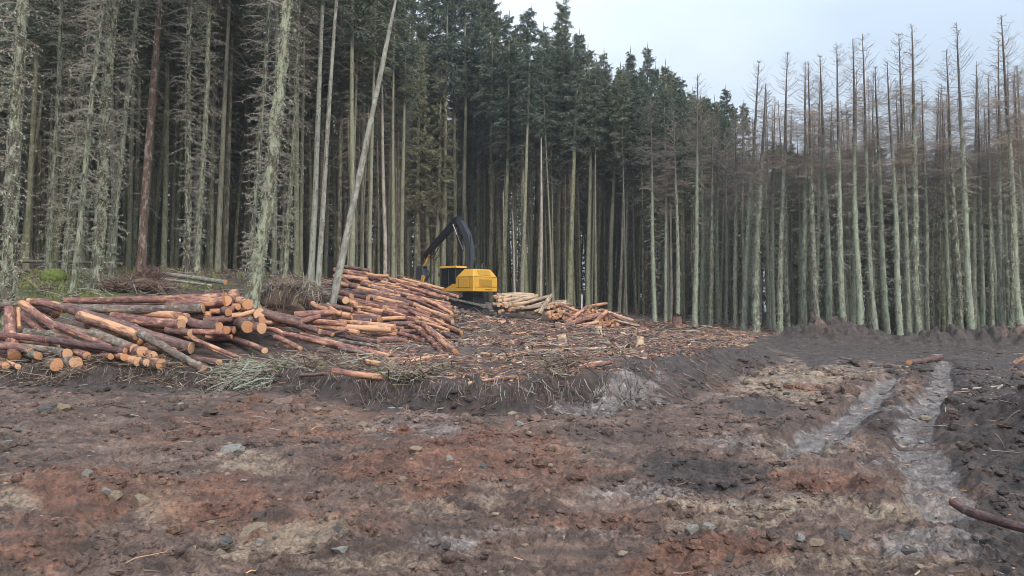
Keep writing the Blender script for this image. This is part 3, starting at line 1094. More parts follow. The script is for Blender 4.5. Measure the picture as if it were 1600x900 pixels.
def ftree(kind, bx, Y, tx, ty, w, words, row='front row', bark=None, var=None, px2=None):
    """front-row tree read from the photograph: base column bx, a point (tx, ty) it passes through (its tip when px2 is None)"""
    x, y = XY(bx, Y)
    base = np.array([x, y, Hs(x, y)])
    q = P(tx, ty, Y)
    d = q - base
    if px2 == 'pass':        # (tx, ty) lies on the stem, the tip is above the frame
        hh = {'spruce': 23.5, 'moss': 21.0, 'fading': 19, 'larch': 17, 'pole': 14}[kind] * rnd.uniform(.92, 1.06)
        q = base + d / np.linalg.norm(d) * max(hh, np.linalg.norm(d) * 1.05)
    return tree(kind, x, y, q, w * (.38 if kind == 'moss' else .46) / F * Y, row, words, bark, var)


# left foreground, with lichen
for a in ((10, 20, 41, 0, 27, 'stout pale lichened trunk'), (150, 25, 176, 0, 23, 'shaggy stout lichened trunk'), (112, 23.5, 161, 0, 11, 'slim leaning lichened trunk'),
          (98, 28, 143, 0, 10, 'slim brown lichened trunk'), (172, 27, 213, 20, 10, 'ragged leaning lichened trunk'), (290, 32, 299, 0, 13, 'shaggy lichened trunk'),
          (307, 33, 328, 40, 11, 'shaggy leaning lichened trunk'), (391, 21.5, 449, 0, 27, 'stout pale lichened trunk'), (445, 32, 470, 0, 9, 'slim lichened trunk'),
          (388, 27, 420, 0, 10, 'slim pinkish lichened trunk'), (75, 31, 98, 0, 11, 'grey lichened trunk'), (-25, 24, -5, 0, 20, 'stout lichened trunk')):
    ftree('moss', a[0], a[1], a[2], a[3], a[4], a[5], px2='pass')
ftree('spruce', 220, 30, 246, 0, 15, 'brown scaly spruce trunk', bark='brown_bark', px2='pass')
for a in ((255, 38, 263, 0, 10), (340, 38, 353, 100, 10), (351, 40, 362, 100, 8), (463, 36, 466, 0, 10), (548, 40, 553, 0, 11), (40, 36, 62, 0, 11), (128, 38, 140, 0, 10), (200, 40, 212, 0, 9), (577, 44, 582, 180, 8), (470, 44, 476, 0, 8),
          (530, 45, 534, 0, 9), (566, 48, 569, 100, 8), (614, 50, 616, 100, 8), (628, 52, 631, 120, 9), (427, 38, 434, 0, 9)):
    ftree('spruce', a[0], a[1], a[2], a[3], a[4], rnd.choice(['slim olive spruce trunk', 'straight olive-brown spruce trunk', 'straight dark spruce trunk']), px2='pass')
ftree('spruce', 485, 33, 507, 0, 11, 'straight grey spruce trunk', bark='snag_bark', px2='pass', var=4)
ftree('spruce', 496, 32, 526, 0, 10, 'pale grey leaning spruce trunk', bark='snag_bark', px2='pass', var=1)
ftree('pole', 513, 24, 621, -6, 11, 'bleached snag leaning strongly right', bark='snag_bark', var=0)
ftree('pole', 600, 47, 600, 118, 6, 'thin white dead stem', var=1)
ftree('fading', 650, 64, 655, 70, 12, 'olive crowned drooping spruce', var=0)
ftree('fading', 682, 66, 690, 90, 9, 'thin olive crowned spruce', var=1)
ftree('fading', 668, 67, 662, 40, 9, 'faded drooping spruce', var=1)
ftree('fading', 945, 62, 948, 195, 8, 'faded grey crowned spruce', var=0)
ftree('fading', 1022, 55, 1016, 160, 8, 'faded thin crowned spruce', var=1)
# middle spruces whose tips show against the sky (tip px, tip py, distance, stem width)
for a in ((694, 66, 697, -60, 10), (726, 67, 727, -55, 10), (768, 63, 767, -18, 10), (788, 60, 796, 22, 10), (815, 57, 829, 12, 9), (823, 60, 812, 80, 8), (840, 60, 856, 58, 9), (869, 61, 881, -2, 9),
          (889, 58, 905, 48, 12), (920, 58, 921, 72, 11), (933, 60, 944, 80, 9), (953, 58, 962, 120, 10), (976, 60, 986, 78, 9), (993, 62, 1001, 110, 9), (1008, 58, 1012, 73, 10), (1041, 58, 1040, 97, 10),
          (1066, 57, 1065, 124, 9), (1124, 56, 1133, 137, 9), (1170, 58, 1163, 160, 9), (748, 68, 750, -35, 9), (710, 68, 712, -70, 9), (640, 66, 642, -90, 10), (664, 68, 667, -60, 9), (684, 70, 686, -85, 9), (738, 70, 738, -50, 9), (757, 70, 758, -20, 8), (620, 60, 622, -80, 9), (779, 66, 782, 20, 8), (803, 64, 806, 45, 8), (818, 66, 818, 20, 8), (848, 65, 850, 40, 8), (872, 66, 870, 60, 8), (897, 66, 900, 75, 8), (930, 66, 932, 95, 8), (965, 66, 970, 105, 8), (1020, 64, 1024, 105, 8), (1052, 63, 1054, 115, 8), (1080, 62, 1082, 140, 8), (1100, 62, 1104, 150, 8), (1146, 60, 1146, 165, 8), (780, 64, 776, 60, 9), (858, 64, 868, 70, 8), (905, 63, 893, 90, 8)):
    ftree('spruce', a[0], a[1], a[2], a[3], a[4], rnd.choice(['tall dark crowned spruce', 'tall olive stemmed spruce', 'tall brown stemmed spruce']))
for a in ((845, 58, 845, 215, 5), (967, 57, 981, 180, 5), (975, 57, 983, 260, 4), (790, 60, 786, 300, 4), (1048, 52, 1049, 320, 4), (806, 60, 800, 330, 4)):
    ftree('pole', a[0], a[1], a[2], a[3], a[4], 'thin pale dead stem', var=rnd.randrange(3))
# larches on the right, each read from its foot to its tip
for a in ((1023, 51, 1017, 150, 8), (1040, 51, 1041, 215, 7), (1060, 50, 1051, 160, 8), (1085, 49, 1091, 116, 10), (1098, 50, 1094, 150, 9), (1110, 49, 1114, 175, 9), (1122, 50, 1123, 185, 8), (1134, 51, 1133, 200, 7),
          (1149, 48, 1151, 170, 9), (1162, 46, 1186, 95, 12), (1181, 45, 1194, 130, 14), (1204, 47, 1212, 150, 9), (1218, 44, 1231, 82, 11), (1210, 46, 1204, 165, 8), (1232, 46, 1226, 160, 9), (1257, 43, 1258, 96, 11),
          (1277, 42, 1263, 98, 12), (1270, 46, 1284, 120, 8), (1296, 42, 1281, 86, 13), (1320, 41, 1305, 66, 12), (1332, 44, 1340, 110, 9), (1344, 41, 1332, 60, 13), (1369, 41, 1344, 52, 11), (1358, 45, 1366, 110, 8),
          (1386, 41, 1368, 104, 12), (1407, 40, 1387, 95, 12), (1420, 41, 1405, 52, 10), (1438, 40, 1420, 38, 15), (1449, 42, 1441, 125, 10), (1464, 43, 1470, 140, 8), (1483, 42, 1471, 130, 9), (1498, 40, 1480, 76, 12),
          (1519, 39, 1496, 34, 13), (1534, 41, 1530, 120, 9), (1549, 41, 1543, 112, 9), (1566, 40, 1556, 60, 10), (1580, 39, 1575, 90, 9), (1597, 39, 1563, 24, 14), (1610, 41, 1583, 110, 10), (1625, 40, 1612, 60, 12), (1650, 41, 1640, 80, 11)):
    ftree('larch', a[0], a[1], a[2], a[3], a[4] * .92, rnd.choice(['lichened grey-green larch', 'bare lichened larch', 'pale stemmed bare larch']))

# further ranks standing in shade
placed = [(t['x'], t['y']) for t in TREES]


def edge(px):
    return float(np.interp(px, [-400, 0, 200, 300, 420, 520, 600, 700, 900, 1050, 1130, 1200, 1400, 1600, 2000], [30, 33, 36, 40, 42, 46, 54, 67, 63, 58, 55, 51, 46, 44, 42]))


def skyline(px):
    return float(np.interp(px, [-100, 600, 740, 790, 830, 880, 915, 945, 985, 1012, 1040, 1065, 1133, 1170, 1250, 1650], [-200, -90, -40, 25, 18, 5, 62, 84, 84, 80, 104, 130, 145, 170, 215, 190]))


def free(x, y, d):
    return all((x - a) ** 2 + (y - b) ** 2 > d * d for a, b in placed)


def rand_trees(n, p0, p1, d0, d1, gap, kindf, row, wr):
    c = tries = 0
    while c < n and tries < n * 60:
        tries += 1
        px = rnd.uniform(p0, p1)
        Y = edge(px) + rnd.uniform(d0, d1)
        if 625 < px < 775:
            Y = max(Y, 67.0 + rnd.uniform(0, 5))
        x, y = XY(px, Y)
        if not free(x, y, gap):
            continue
        placed.append((x, y))
        kind = kindf(px)
        h = {'spruce': rnd.uniform(18, 23), 'larch': rnd.uniform(13, 16.5), 'moss': 19, 'pole': rnd.uniform(7, 12), 'fading': rnd.uniform(13, 17)}[kind]
        if kind == 'spruce' and px > 1150:
            h = rnd.uniform(11.5, 15.5)
        b = np.array([x, y, Hs(x, y)])
        cap = (470 - skyline(px)) / F * Y + CAMZ - b[2] - .5
        h = min(h, cap * (1.0 if kind == 'spruce' else 9)) * rnd.uniform(.9, 1.0)
        lean = rnd.gauss(0, .025) - (0.035 if px > 1250 else 0) + (0.035 if px < 450 else 0)
        tree(kind, x, y, b + np.array([lean * h, rnd.gauss(0, .02) * h, h]), rnd.uniform(*wr), row,
             {'spruce': rnd.choice(['shaded spruce trunk', 'dim straight spruce']) if row != 'front row' else 'very slim spruce', 'larch': 'shaded bare larch' if row != 'front row' else 'very slim larch', 'pole': 'thin dead stem', 'moss': 'lichened trunk', 'fading': 'faded spruce'}[kind],
             bark='shade_dark_bark' if kind == 'spruce' and row != 'front row' else None)
        c += 1


rand_trees(74, -60, 640, -1, 14, .85, lambda p: 'pole' if rnd.random() < .12 else 'spruce', 'second row', (.09, .17))
rand_trees(74, 600, 1120, -1, 9, .85, lambda p: 'pole' if rnd.random() < .16 else 'spruce', 'second row', (.09, .18))
rand_trees(66, 1080, 1640, -1, 8, .7, lambda p: 'larch' if rnd.random() < .74 else 'spruce', 'second row', (.10, .17))
rand_trees(44, 540, 1130, -5, 0, .75, lambda p: 'spruce', 'front row', (.07, .12))
rand_trees(46, 1060, 1640, -2, 3, .6, lambda p: 'larch', 'front row', (.07, .13))
rand_trees(16, -60, 1640, 8, 16, 1.2, lambda p: 'spruce', 'deep shade', (.12, .2))

# the wood beyond, which reads as one dark mass
mb = MB()
g = np.random.default_rng(99)
far = []
while len(far) < 1100:
    px = g.uniform(-700, 2300)
    Y = edge(np.clip(px, -400, 2000)) + (g.uniform(9, 60) if -60 < px < 1660 else g.uniform(0, 45))
    x, y = XY(px, Y)
    if any((x - a) ** 2 + (y - b) ** 2 < 1.3 for a, b in placed[-400:]):
        continue
    placed.append((x, y))
    far.append((x, y, px))
fx, fy = np.array([f[0] for f in far]), np.array([f[1] for f in far])
fz = H(fx, fy, False)
fh = np.where(np.array([f[2] for f in far]) > 1150, g.uniform(11, 15.5, len(far)), g.uniform(16, 22, len(far)))
fcap = np.array([(470 - skyline(f[2]) - 28) / F * f[1] + CAMZ for f in far]) - fz
fh = np.minimum(fh, fcap)
zz = np.linspace(0, 1, 4)
pts = np.stack([fx[:, None] + g.normal(0, .4, (len(far), 1)) * zz, fy[:, None] + 0 * zz, fz[:, None] - .2 + fh[:, None] * zz], -1)
mb.tubes(pts, (np.array([1.0, .75, .5, .12])[None] * g.uniform(.12, .2, (len(far), 1))), 6, m=1)
for k in range(len(far)):
    n = 380
    t = g.random(n)
    st = .38 if fy[k] < edge(float(np.clip(far[k][2], -400, 2000))) + 34 else 0.02
    r = (1.9 * np.minimum(1, .5 + t * 2.2) * (1 - t) ** .9 + .2) * np.sqrt(g.uniform(.05, 1, n))
    a = g.uniform(0, 6.3, n)
    p0 = np.stack([fx[k] + np.sin(a) * r, fy[k] + np.cos(a) * r, fz[k] + fh[k] * (st + (1 - st) * t)], 1)
    d = np.stack([np.sin(a) * .45, np.cos(a) * .45, g.uniform(-.35, .1, n)], 1) + g.normal(0, .15, (n, 3))
    mb.leaves(p0, p0 + d * 1.3, g.uniform(.16, .34, n), m=0)
tag(obj('distant_wood', mb.mesh('distant_wood', [M['needles'], M['shade_dark_bark']], False)), 'dark depth of the conifer wood far behind the standing trees', 'woodland', kind='stuff')

# labels: what it looks like, where it stands, its place in the rank
ORD = ['first', 'second', 'third', 'fourth', 'fifth', 'sixth', 'seventh', 'eighth', 'ninth', 'tenth', 'eleventh', 'twelfth', 'thirteenth', 'fourteenth', 'fifteenth', 'sixteenth', 'seventeenth', 'eighteenth', 'nineteenth', 'twentieth']
_T = {2: 'twenty', 3: 'thirty', 4: 'forty', 5: 'fifty', 6: 'sixty', 7: 'seventy', 8: 'eighty', 9: 'ninety'}


def ordw(n):
    if n < 20:
        return ORD[n]
    n += 1
    if n % 10 == 0:
        return _T[n // 10][:-1] + 'ieth'
    return _T[n // 10] + '-' + ORD[n % 10 - 1]


ZONES = [(200, 'behind the mossy ground'), (380, 'behind the left log stack'), (520, 'by the earthy root plate'), (690, 'behind the middle log pile'), (800, 'behind the yellow machine'),
         (960, 'behind the far log piles'), (1200, 'behind the twig-strewn bank'), (1440, 'behind the peat heaps'), (9999, 'at the right-hand wood edge')]


def zone_of(px):
    return next(z for lim, z in ZONES if px < lim)


cnt = {}
for t in sorted(TREES, key=lambda t: t['px']):
    z = zone_of(t['px'])
    row = {'front row': 'front row', 'second row': 'second row', 'deep shade': 'deep shade'}[t['row']]
    key = (z, row)
    cnt[key] = cnt.get(key, -1) + 1
    tag(t['o'], f"{t['words']} {z}, {ordw(cnt[key])} from left, {row}", CATS[t['kind']], GROUPS[t['kind']])


# ------------------------------------------------------------------ felled logs
LOGS, FILL = [], []
DISC = []
for k in range(4):
    mb = MB()
    n = 16
    th = np.arange(n) / n * 2 * np.pi
    rj = 1 + 0.05 * np.sin(th * 2 + k) + 0.03 * np.sin(th * 3 + 2 * k)
    ring = np.stack([np.zeros(n), np.cos(th) * rj, np.sin(th) * rj], 1)
    V = np.concatenate([ring * .985 + np.array([0.004, 0, 0]), ring * [[1, 1, 1]] - np.array([0.012, 0, 0]), [[0.012, 0.02, 0.01]]])
    V[:n, 0] = 0.004
    Q = [[i, n + i, n + (i + 1) % n, (i + 1) % n] for i in range(n)]
    T = [[2 * n, i, (i + 1) % n] for i in range(n)]
    mb.add(V, Q, T)
    DISC.append(mb.mesh('cut_face', M['cut'], False))


def make_log(pts, r, mat, words, pile, faces=True, name='felled_log', taper=0.9, seed=None):
    """pts: world points along the axis"""
    pts = [np.array(p, float) for p in pts]
    seed = rnd.randrange(10000) if seed is None else seed
    g = np.random.default_rng(seed)
    a, b = pts[0], pts[-1]
    c = (a + b) / 2
    ax = Vector(b - a)
    qz = Vector((1, 0, 0)).rotation_difference(ax.normalized())
    qz = qz @ Euler((g.uniform(0, 6.3), 0, 0)).to_quaternion()
    inv = np.array(qz.to_matrix()).T
    loc = np.array([inv @ (p - c) for p in pts])
    k = 11
    cum = np.concatenate([[0], np.cumsum(np.linalg.norm(np.diff(loc, axis=0), axis=1))])
    s = np.linspace(0, cum[-1], k)
    path = np.stack([np.interp(s, cum, loc[:, d]) for d in range(3)], 1)
    if len(pts) > 2:
        path[1:-1] = (path[:-2] + 2 * path[1:-1] + path[2:]) / 4
    u = s / s[-1]
    bow = g.normal(0, r * .30, 2)
    path[:, 1] += bow[0] * np.sin(u * math.pi) + g.normal(0, r * .03, k)
    path[:, 2] += bow[1] * np.sin(u * math.pi) + g.normal(0, r * .03, k)
    t0, t1 = (1.0, taper) if g.random() < .5 else (taper, 1.0)
    sides = 12
    th = np.arange(sides) / sides * 2 * np.pi
    tt, uu = np.meshgrid(th, s)
    n = fbm(tt * 1.2 + seed, uu * 1.6, 3, seed % 50) * .07 + pn(tt * 3, uu * 6, seed % 40) * .035
    rad = r * (t0 + (t1 - t0) * u)[:, None] * (1 + n)
    mb = MB()
    mb.tubes(path[None], rad[None], sides)
    me = mb.mesh(name, M[mat])
    o = bpy.data.objects.new(name, me)
    o.location = c
    o.rotation_mode = 'QUATERNION'
    o.rotation_quaternion = qz
    COL.objects.link(o)
    if faces:
        for e, sg in ((0, -1), (-1, 1)):
            d = obj('cut_face', DISC[g.integers(4)], o, path[e])
            dr = Vector(path[e] - path[e + 1 if e == 0 else -2])
            d.rotation_mode = 'QUATERNION'
            d.rotation_quaternion = Vector((1, 0, 0)).rotation_difference(dr.normalized()) @ Euler((g.uniform(0, 6.3), 0, 0)).to_quaternion()
            d.scale = (1, rad[e].mean() * .995, rad[e].mean() * .995)
    (FILL if words == 'half hidden log' else LOGS).append(dict(o=o, pile=pile, words=words, c=c))
    return o


WORDS = {'log_red': 'reddish brown log', 'log_dark': 'dark barked log', 'log_lichen': 'lichen speckled log', 'log_pale': 'orange stripped log', 'log_tan': 'tan log'}


def YL(y):
    return 17.25 + (575 - y) / 120 * 2.4


def YM(y, x=650):
    k = 9 + 9 * float(sstep(480, 610, x))
    k = k + (18 - k) * float(sstep(472, 440, y))
    return 16 + (565 - y) / 145 * k


def clear(pts, r):
    """true when the axis runs above the soil"""
    return all((p[2] - Hs(p[0], p[1])) > r * .35 for p in (pts[0], (pts[0] + pts[-1]) / 2, pts[-1]))


def seg(x1, y1, x2, y2, w, mat, Yf, pile, words=None, d1=0.0, d2=0.0, mid=None, fill=True):
    if Yf is YM:
        xm = (x1 + x2) / 2
        Yf = lambda y: YM(y, xm)
    Y1, Y2 = Yf(y1) + d1, Yf(y2) + d2
    Ym = (Yf((y1 + y2) / 2))
    Y1, Y2 = Ym + (Y1 - Ym) * .55, Ym + (Y2 - Ym) * .55
    for k in range(40):
        pts = [P(x1, y1, Y1), P(x2, y2, Y2)]
        r = w * .5 / F * (Y1 + Y2) / 2
        if clear(pts, r):
            break
        Y1, Y2 = Y1 * .988, Y2 * .988
    make_log(pts, r, mat, words or WORDS[mat], pile)
    if fill:
        o = np.array([rnd.uniform(-.35, .35), r * 1.3 + rnd.uniform(.05, .3), -r * rnd.uniform(1.2, 1.9)])
        sc_ = rnd.uniform(.75, 1.0)
        c = (pts[0] + pts[-1]) / 2
        tilt = np.array([0, 0, rnd.uniform(-.06, .06)])
        q = [c + (p - c) * sc_ + o + tilt * (1 if i else -1) for i, p in enumerate((pts[0], pts[-1]))]
        if min(q[0][2] - Hs(*q[0][:2]), q[1][2] - Hs(*q[1][:2])) > -.05:
            make_log(q, r * rnd.uniform(.8, 1.0), rnd.choice(['log_red', 'log_dark', 'log_red', 'log_pale']), 'half hidden log', pile)


def endlog(x, y, w, mat, Yf, pile, dirv=(-.45, .89, .02), L=None, words=None, dY=0.0):
    """a log whose sawn end at (x, y) faces the clearing; it runs back along dirv"""
    Y = Yf(y) + dY
    for k in range(30):
        e = P(x, y, Y)
        if e[2] - Hs(e[0], e[1]) > w * .35 / F * Y:
            break
        Y *= .988
    d = np.array(dirv) + np.array([rnd.gauss(0, .09), 0, rnd.gauss(0, .03)])
    d /= np.linalg.norm(d)
    make_log([e, e + d * (L or rnd.uniform(2.2, 3.0))], w * .5 / F * Y, mat, words or ('end-on ' + WORDS[mat]), pile)


LP = 'left log stack'
for a in ((-20, 476, 33, 473, 10, 'log_lichen', 0.6, .6), (101, 470, 353, 463, 12, 'log_red', .5, .2), (262, 479, 352, 470, 19, 'log_red', .45, .1), (97, 480, 318, 482, 15, 'log_lichen', .1, .1),
          (46, 471, 101, 483, 14, 'log_red', .3, 0), (34, 474, 120, 536, 14, 'log_red', 0, 0), (95, 479, 213, 512, 13, 'log_dark', .2, .2), (124, 494, 213, 524, 17, 'log_pale', -.1, -.3),
          (106, 481, 299, 544, 18, 'log_dark', .5, .1), (176, 494, 284, 508, 18, 'log_red', .6, -.1), (226, 488, 293, 496, 14, 'log_red', .5, .1), (292, 502, 343, 509, 16, 'log_dark', .5, 0), (262, 515, 297, 520, 13, 'log_dark', .5, .1),
          (300, 518, 354, 520, 10, 'log_red', .3, .2), (218, 520, 318, 577, 14, 'log_lichen', -.2, -.4), (144, 520, 211, 546, 17, 'log_lichen', .4, -.2), (-20, 522, 75, 531, 11, 'log_red', -.3, -.3), (75, 531, 196, 549, 11, 'log_dark', -.3, -.5),
          (88, 509, 171, 542, 10, 'log_red', -.1, -.3), (15, 484, 23, 557, 18, 'log_red', .4, -.4), (301, 529, 376, 560, 7, 'log_red', .1, -.2), (363, 493, 398, 486, 8, 'log_pale', .1, .1),
          (-20, 545, 48, 549, 13, 'log_dark', -.1, -.1), (-20, 564, 12, 572, 13, 'log_red', 0, -.2), (60, 500, 150, 524, 13, 'log_lichen', .5, .3), (40, 520, 130, 532, 14, 'log_lichen', .4, .3), (150, 505, 260, 532, 12, 'log_dark', .6, .4),
          (20, 540, 90, 548, 12, 'log_lichen', .2, .1), (405, 486, 470, 505, 16, 'log_dark', .2, 1.2), (320, 502, 400, 500, 12, 'log_dark', .8, .6), (330, 486, 372, 481, 11, 'log_red', .7, .4)):
    seg(*a[:5], a[5], YL, LP, d1=a[6], d2=a[7])
for a in ((223, 550, 19, 'log_dark'), (210, 545, 17, 'log_red'), (216, 565, 16, 'log_red'), (229, 567, 12, 'log_dark'), (252, 569, 19, 'log_pale'), (105, 553, 18, 'log_lichen'), (89, 570, 20, 'log_lichen'),
          (119, 567, 20, 'log_lichen'), (194, 558, 13, 'log_red'), (173, 557, 11, 'log_dark'), (388, 476, 18, 'log_red'), (372, 479, 11, 'log_red'), (357, 488, 13, 'log_dark'), (405, 491, 20, 'log_dark'),
          (387, 511, 20, 'log_dark'), (409, 513, 17, 'log_dark'), (410, 500, 12, 'log_dark'), (343, 566, 11, 'log_dark'), (414, 548, 11, 'log_dark'), (270, 548, 14, 'log_pale'), (285, 500, 15, 'log_red'), (344, 515, 13, 'log_red'),
          (9, 571, 11, 'log_red'), (28, 573, 9, 'log_red'), (355, 516, 12, 'log_red'), (240, 556, 15, 'log_dark'), (352, 470, 20, 'log_red'), (136, 556, 12, 'log_red'), (60, 556, 14, 'log_lichen')):
    dv = (-.75, .66, .02) if a[0] < 380 and a[1] > 530 else (-.55, .83, .02)
    endlog(a[0], a[1], a[2], a[3], YL, LP, dv, dY=-.15 if a[1] > 530 else 0)
o = make_log([P(29, 482, 19.2), P(30, 512, 18.6)], .05, 'log_pale', 'short broken orange log', LP)

MP = 'middle log pile'
R_, D_, L2, A2 = 'log_red', 'log_dark', 'log_lichen', 'log_pale'
for a in ((461, 492, 523, 488, 13, R_), (476, 509, 612, 515, 12, A2), (498, 498, 617, 511, 11, A2), (443, 521, 607, 556, 9, R_), (470, 521, 584, 553, 7, R_), (545, 497, 592, 501, 12, D_), (548, 470, 651, 495, 14, R_),
          (552, 456, 648, 477, 11, D_), (488, 452, 540, 469, 12, L2), (527, 457, 549, 463, 10, R_), (522, 421, 574, 428, 8, R_), (573, 428, 607, 431, 6, R_), (522, 431, 574, 437, 9, R_), (574, 433, 605, 439, 6, R_),
          (607, 434, 656, 445, 5, A2), (610, 438, 673, 451, 6, R_), (596, 440, 636, 449, 6, A2), (565, 443, 670, 462, 8, R_), (577, 447, 680, 459, 6, R_), (560, 451, 626, 465, 9, A2), (577, 463, 654, 477, 8, A2),
          (617, 456, 702, 475, 7, R_), (637, 465, 704, 483, 7, R_), (640, 450, 700, 466, 7, R_), (624, 478, 674, 493, 9, R_), (559, 482, 632, 496, 10, A2), (552, 488, 594, 496, 9, R_), (544, 499, 580, 501, 10, D_),
          (566, 502, 633, 497, 7, A2), (617, 506, 663, 505, 9, D_), (651, 496, 707, 513, 7, R_), (676, 488, 707, 503, 7, A2), (679, 499, 721, 519, 6, R_), (660, 505, 713, 551, 9, R_), (498, 522, 544, 515, 5, D_),
          (525, 522, 592, 535, 9, D_), (569, 525, 619, 522, 7, R_), (591, 531, 635, 533, 9, R_), (511, 530, 591, 541, 7, L2), (577, 545, 611, 549, 6, R_), (607, 555, 646, 555, 6, R_), (605, 560, 625, 560, 6, R_),
          (625, 518, 661, 516, 7, D_), (414, 504, 446, 508, 8, A2), (416, 514, 443, 522, 9, R_), (410, 487, 472, 502, 12, D_), (466, 502, 500, 494, 10, R_), (488, 474, 510, 483, 9, R_), (500, 478, 550, 484, 9, D_),
          (520, 466, 556, 476, 9, R_), (538, 438, 566, 452, 8, D_), (525, 440, 560, 447, 9, R_), (560, 474, 600, 482, 9, R_), (600, 488, 650, 503, 9, R_), (640, 486, 690, 503, 8, R_), (652, 478, 700, 495, 7, A2), (660, 466, 706, 490, 7, R_),
          (580, 510, 630, 514, 9, D_), (500, 510, 560, 520, 9, R_), (450, 506, 500, 518, 10, D_), (612, 520, 650, 528, 8, R_), (640, 508, 690, 530, 8, R_), (670, 512, 705, 540, 8, A2), (530, 545, 580, 556, 7, L2), (470, 500, 540, 506, 10, R_),
          (505, 488, 548, 493, 10, R_), (560, 517, 612, 520, 8, D_), (540, 455, 575, 466, 9, D_), (595, 455, 655, 468, 8, R_), (585, 470, 640, 484, 9, D_), (620, 444, 665, 454, 6, R_), (645, 498, 680, 520, 8, R_), (430, 526, 470, 545, 8, R_)):
    seg(a[0], a[1], a[2], a[3], a[4] * .92, a[5], YM, MP)
    if a[1] < 505 and a[0] > 500 and a[2] - a[0] > 38:
        dx, dy = rnd.uniform(-22, 26), rnd.choice([-1, 1]) * rnd.uniform(3, 7)
        seg(a[0] + dx, a[1] + dy + abs(dx) * .06, a[2] + dx, a[3] + dy + dx * .22, a[4] * rnd.uniform(.62, .85), rnd.choice([R_, R_, D_, A2]), YM, MP, 'slim ' + rnd.choice(['reddish', 'brown']) + ' log', .35, .35, fill=False)
make_log([P(573, 565, 15.6), P(610, 571, 15.3), P(662, 562, 15.6)], .055, 'log_pale', 'bent peeling log in front of the pile', MP)
make_log([P(521, 579, 14.5), P(602, 590, 14.3)], .062, 'log_red', 'orange brown mossy log at the bank edge', MP)
make_log([P(660, 506, 22), P(712, 550, 18)], .07, R_, 'log sliding down the end of the pile', MP)

# far piles beyond the machine
FPN = 'far tan log pile'
YF = lambda y: 50 + (490 - y) * .07
for a in ((784, 460, 831, 463, 5), (800, 464, 846, 467, 5), (805, 478, 858, 463, 6), (815, 483, 860, 470, 6), (795, 474, 840, 462, 6), (778, 470, 812, 465, 6), (826, 482, 872, 473, 5), (835, 487, 884, 473, 5), (785, 480, 826, 472, 6), (776, 465, 800, 461, 5), (800, 484, 850, 478, 5)):
    seg(*a, 'log_tan', YF, FPN, fill=True)
seg(843, 491, 862, 461, 7, 'log_tan', YF, FPN, 'steep tan log propped on the pile', -.5, -.5, fill=False)
seg(866, 472, 885, 471, 5, 'log_tan', YF, FPN, 'short white log at the pile end', -.5, -.5, fill=False)
for k in range(14):
    x, y = rnd.uniform(768, 786), rnd.uniform(459, 477)
    endlog(x, y, rnd.uniform(5, 6.5), 'log_tan', YF, FPN, (.75, .6, 0), 2.6)
for k in range(8):
    x, y = rnd.uniform(778, 812), rnd.uniform(474, 488)
    endlog(x, y, rnd.uniform(5, 6.5), 'log_tan', YF, FPN, (.3, .95, 0), 2.4, dY=-.6)
FP2 = 'far orange log pile'
YG = lambda y: 46 + (500 - y) * .10


def cluster(tri, n, w, mats):
    g = np.random.default_rng(n)
    (xa, ya), (xb, yb), (xc, yc) = tri
    done = []
    tries = 0
    while len(done) < n and tries < 4000:
        tries += 1
        u, v = g.random(2)
        if u + v > 1:
            u, v = 1 - u, 1 - v
        x, y = xa + u * (xb - xa) + v * (xc - xa), ya + u * (yb - ya) + v * (yc - ya)
        if all((x - a) ** 2 + (y - b) ** 2 > (w * .78) ** 2 for a, b in done):
            done.append((x, y))
            endlog(x, y, w * g.uniform(.85, 1.15), mats[g.integers(len(mats))], YG, FP2, (.30, .95, .01), 3.0)


cluster(((848, 494), (864, 469), (892, 502)), 22, 5.2, ['log_tan', 'log_pale'])
cluster(((906, 498), (922, 478), (944, 492)), 18, 5.2, ['log_pale', 'log_red'])
cluster(((932, 510), (944, 488), (972, 508)), 20, 5.4, ['log_pale', 'log_red'])
cluster(((880, 500), (892, 490), (908, 505)), 8, 5.2, ['log_pale', 'log_red'])
for a in ((884, 504, 917, 479, 7, R_), (884, 508, 938, 491, 8, R_), (923, 511, 948, 487, 7, R_), (900, 510, 935, 503, 6, R_), (874, 476, 906, 487, 5, R_), (948, 487, 990, 501, 5, 'log_tan'), (954, 490, 1005, 513, 5, R_), (958, 511, 1005, 513, 4, R_),
          (880, 489, 900, 496, 6, R_), (960, 500, 1000, 509, 4, 'log_tan'), (868, 505, 890, 511, 5, R_)):
    seg(*a[:5], a[5], YG, FP2, None, -.7, -.7, fill=False)

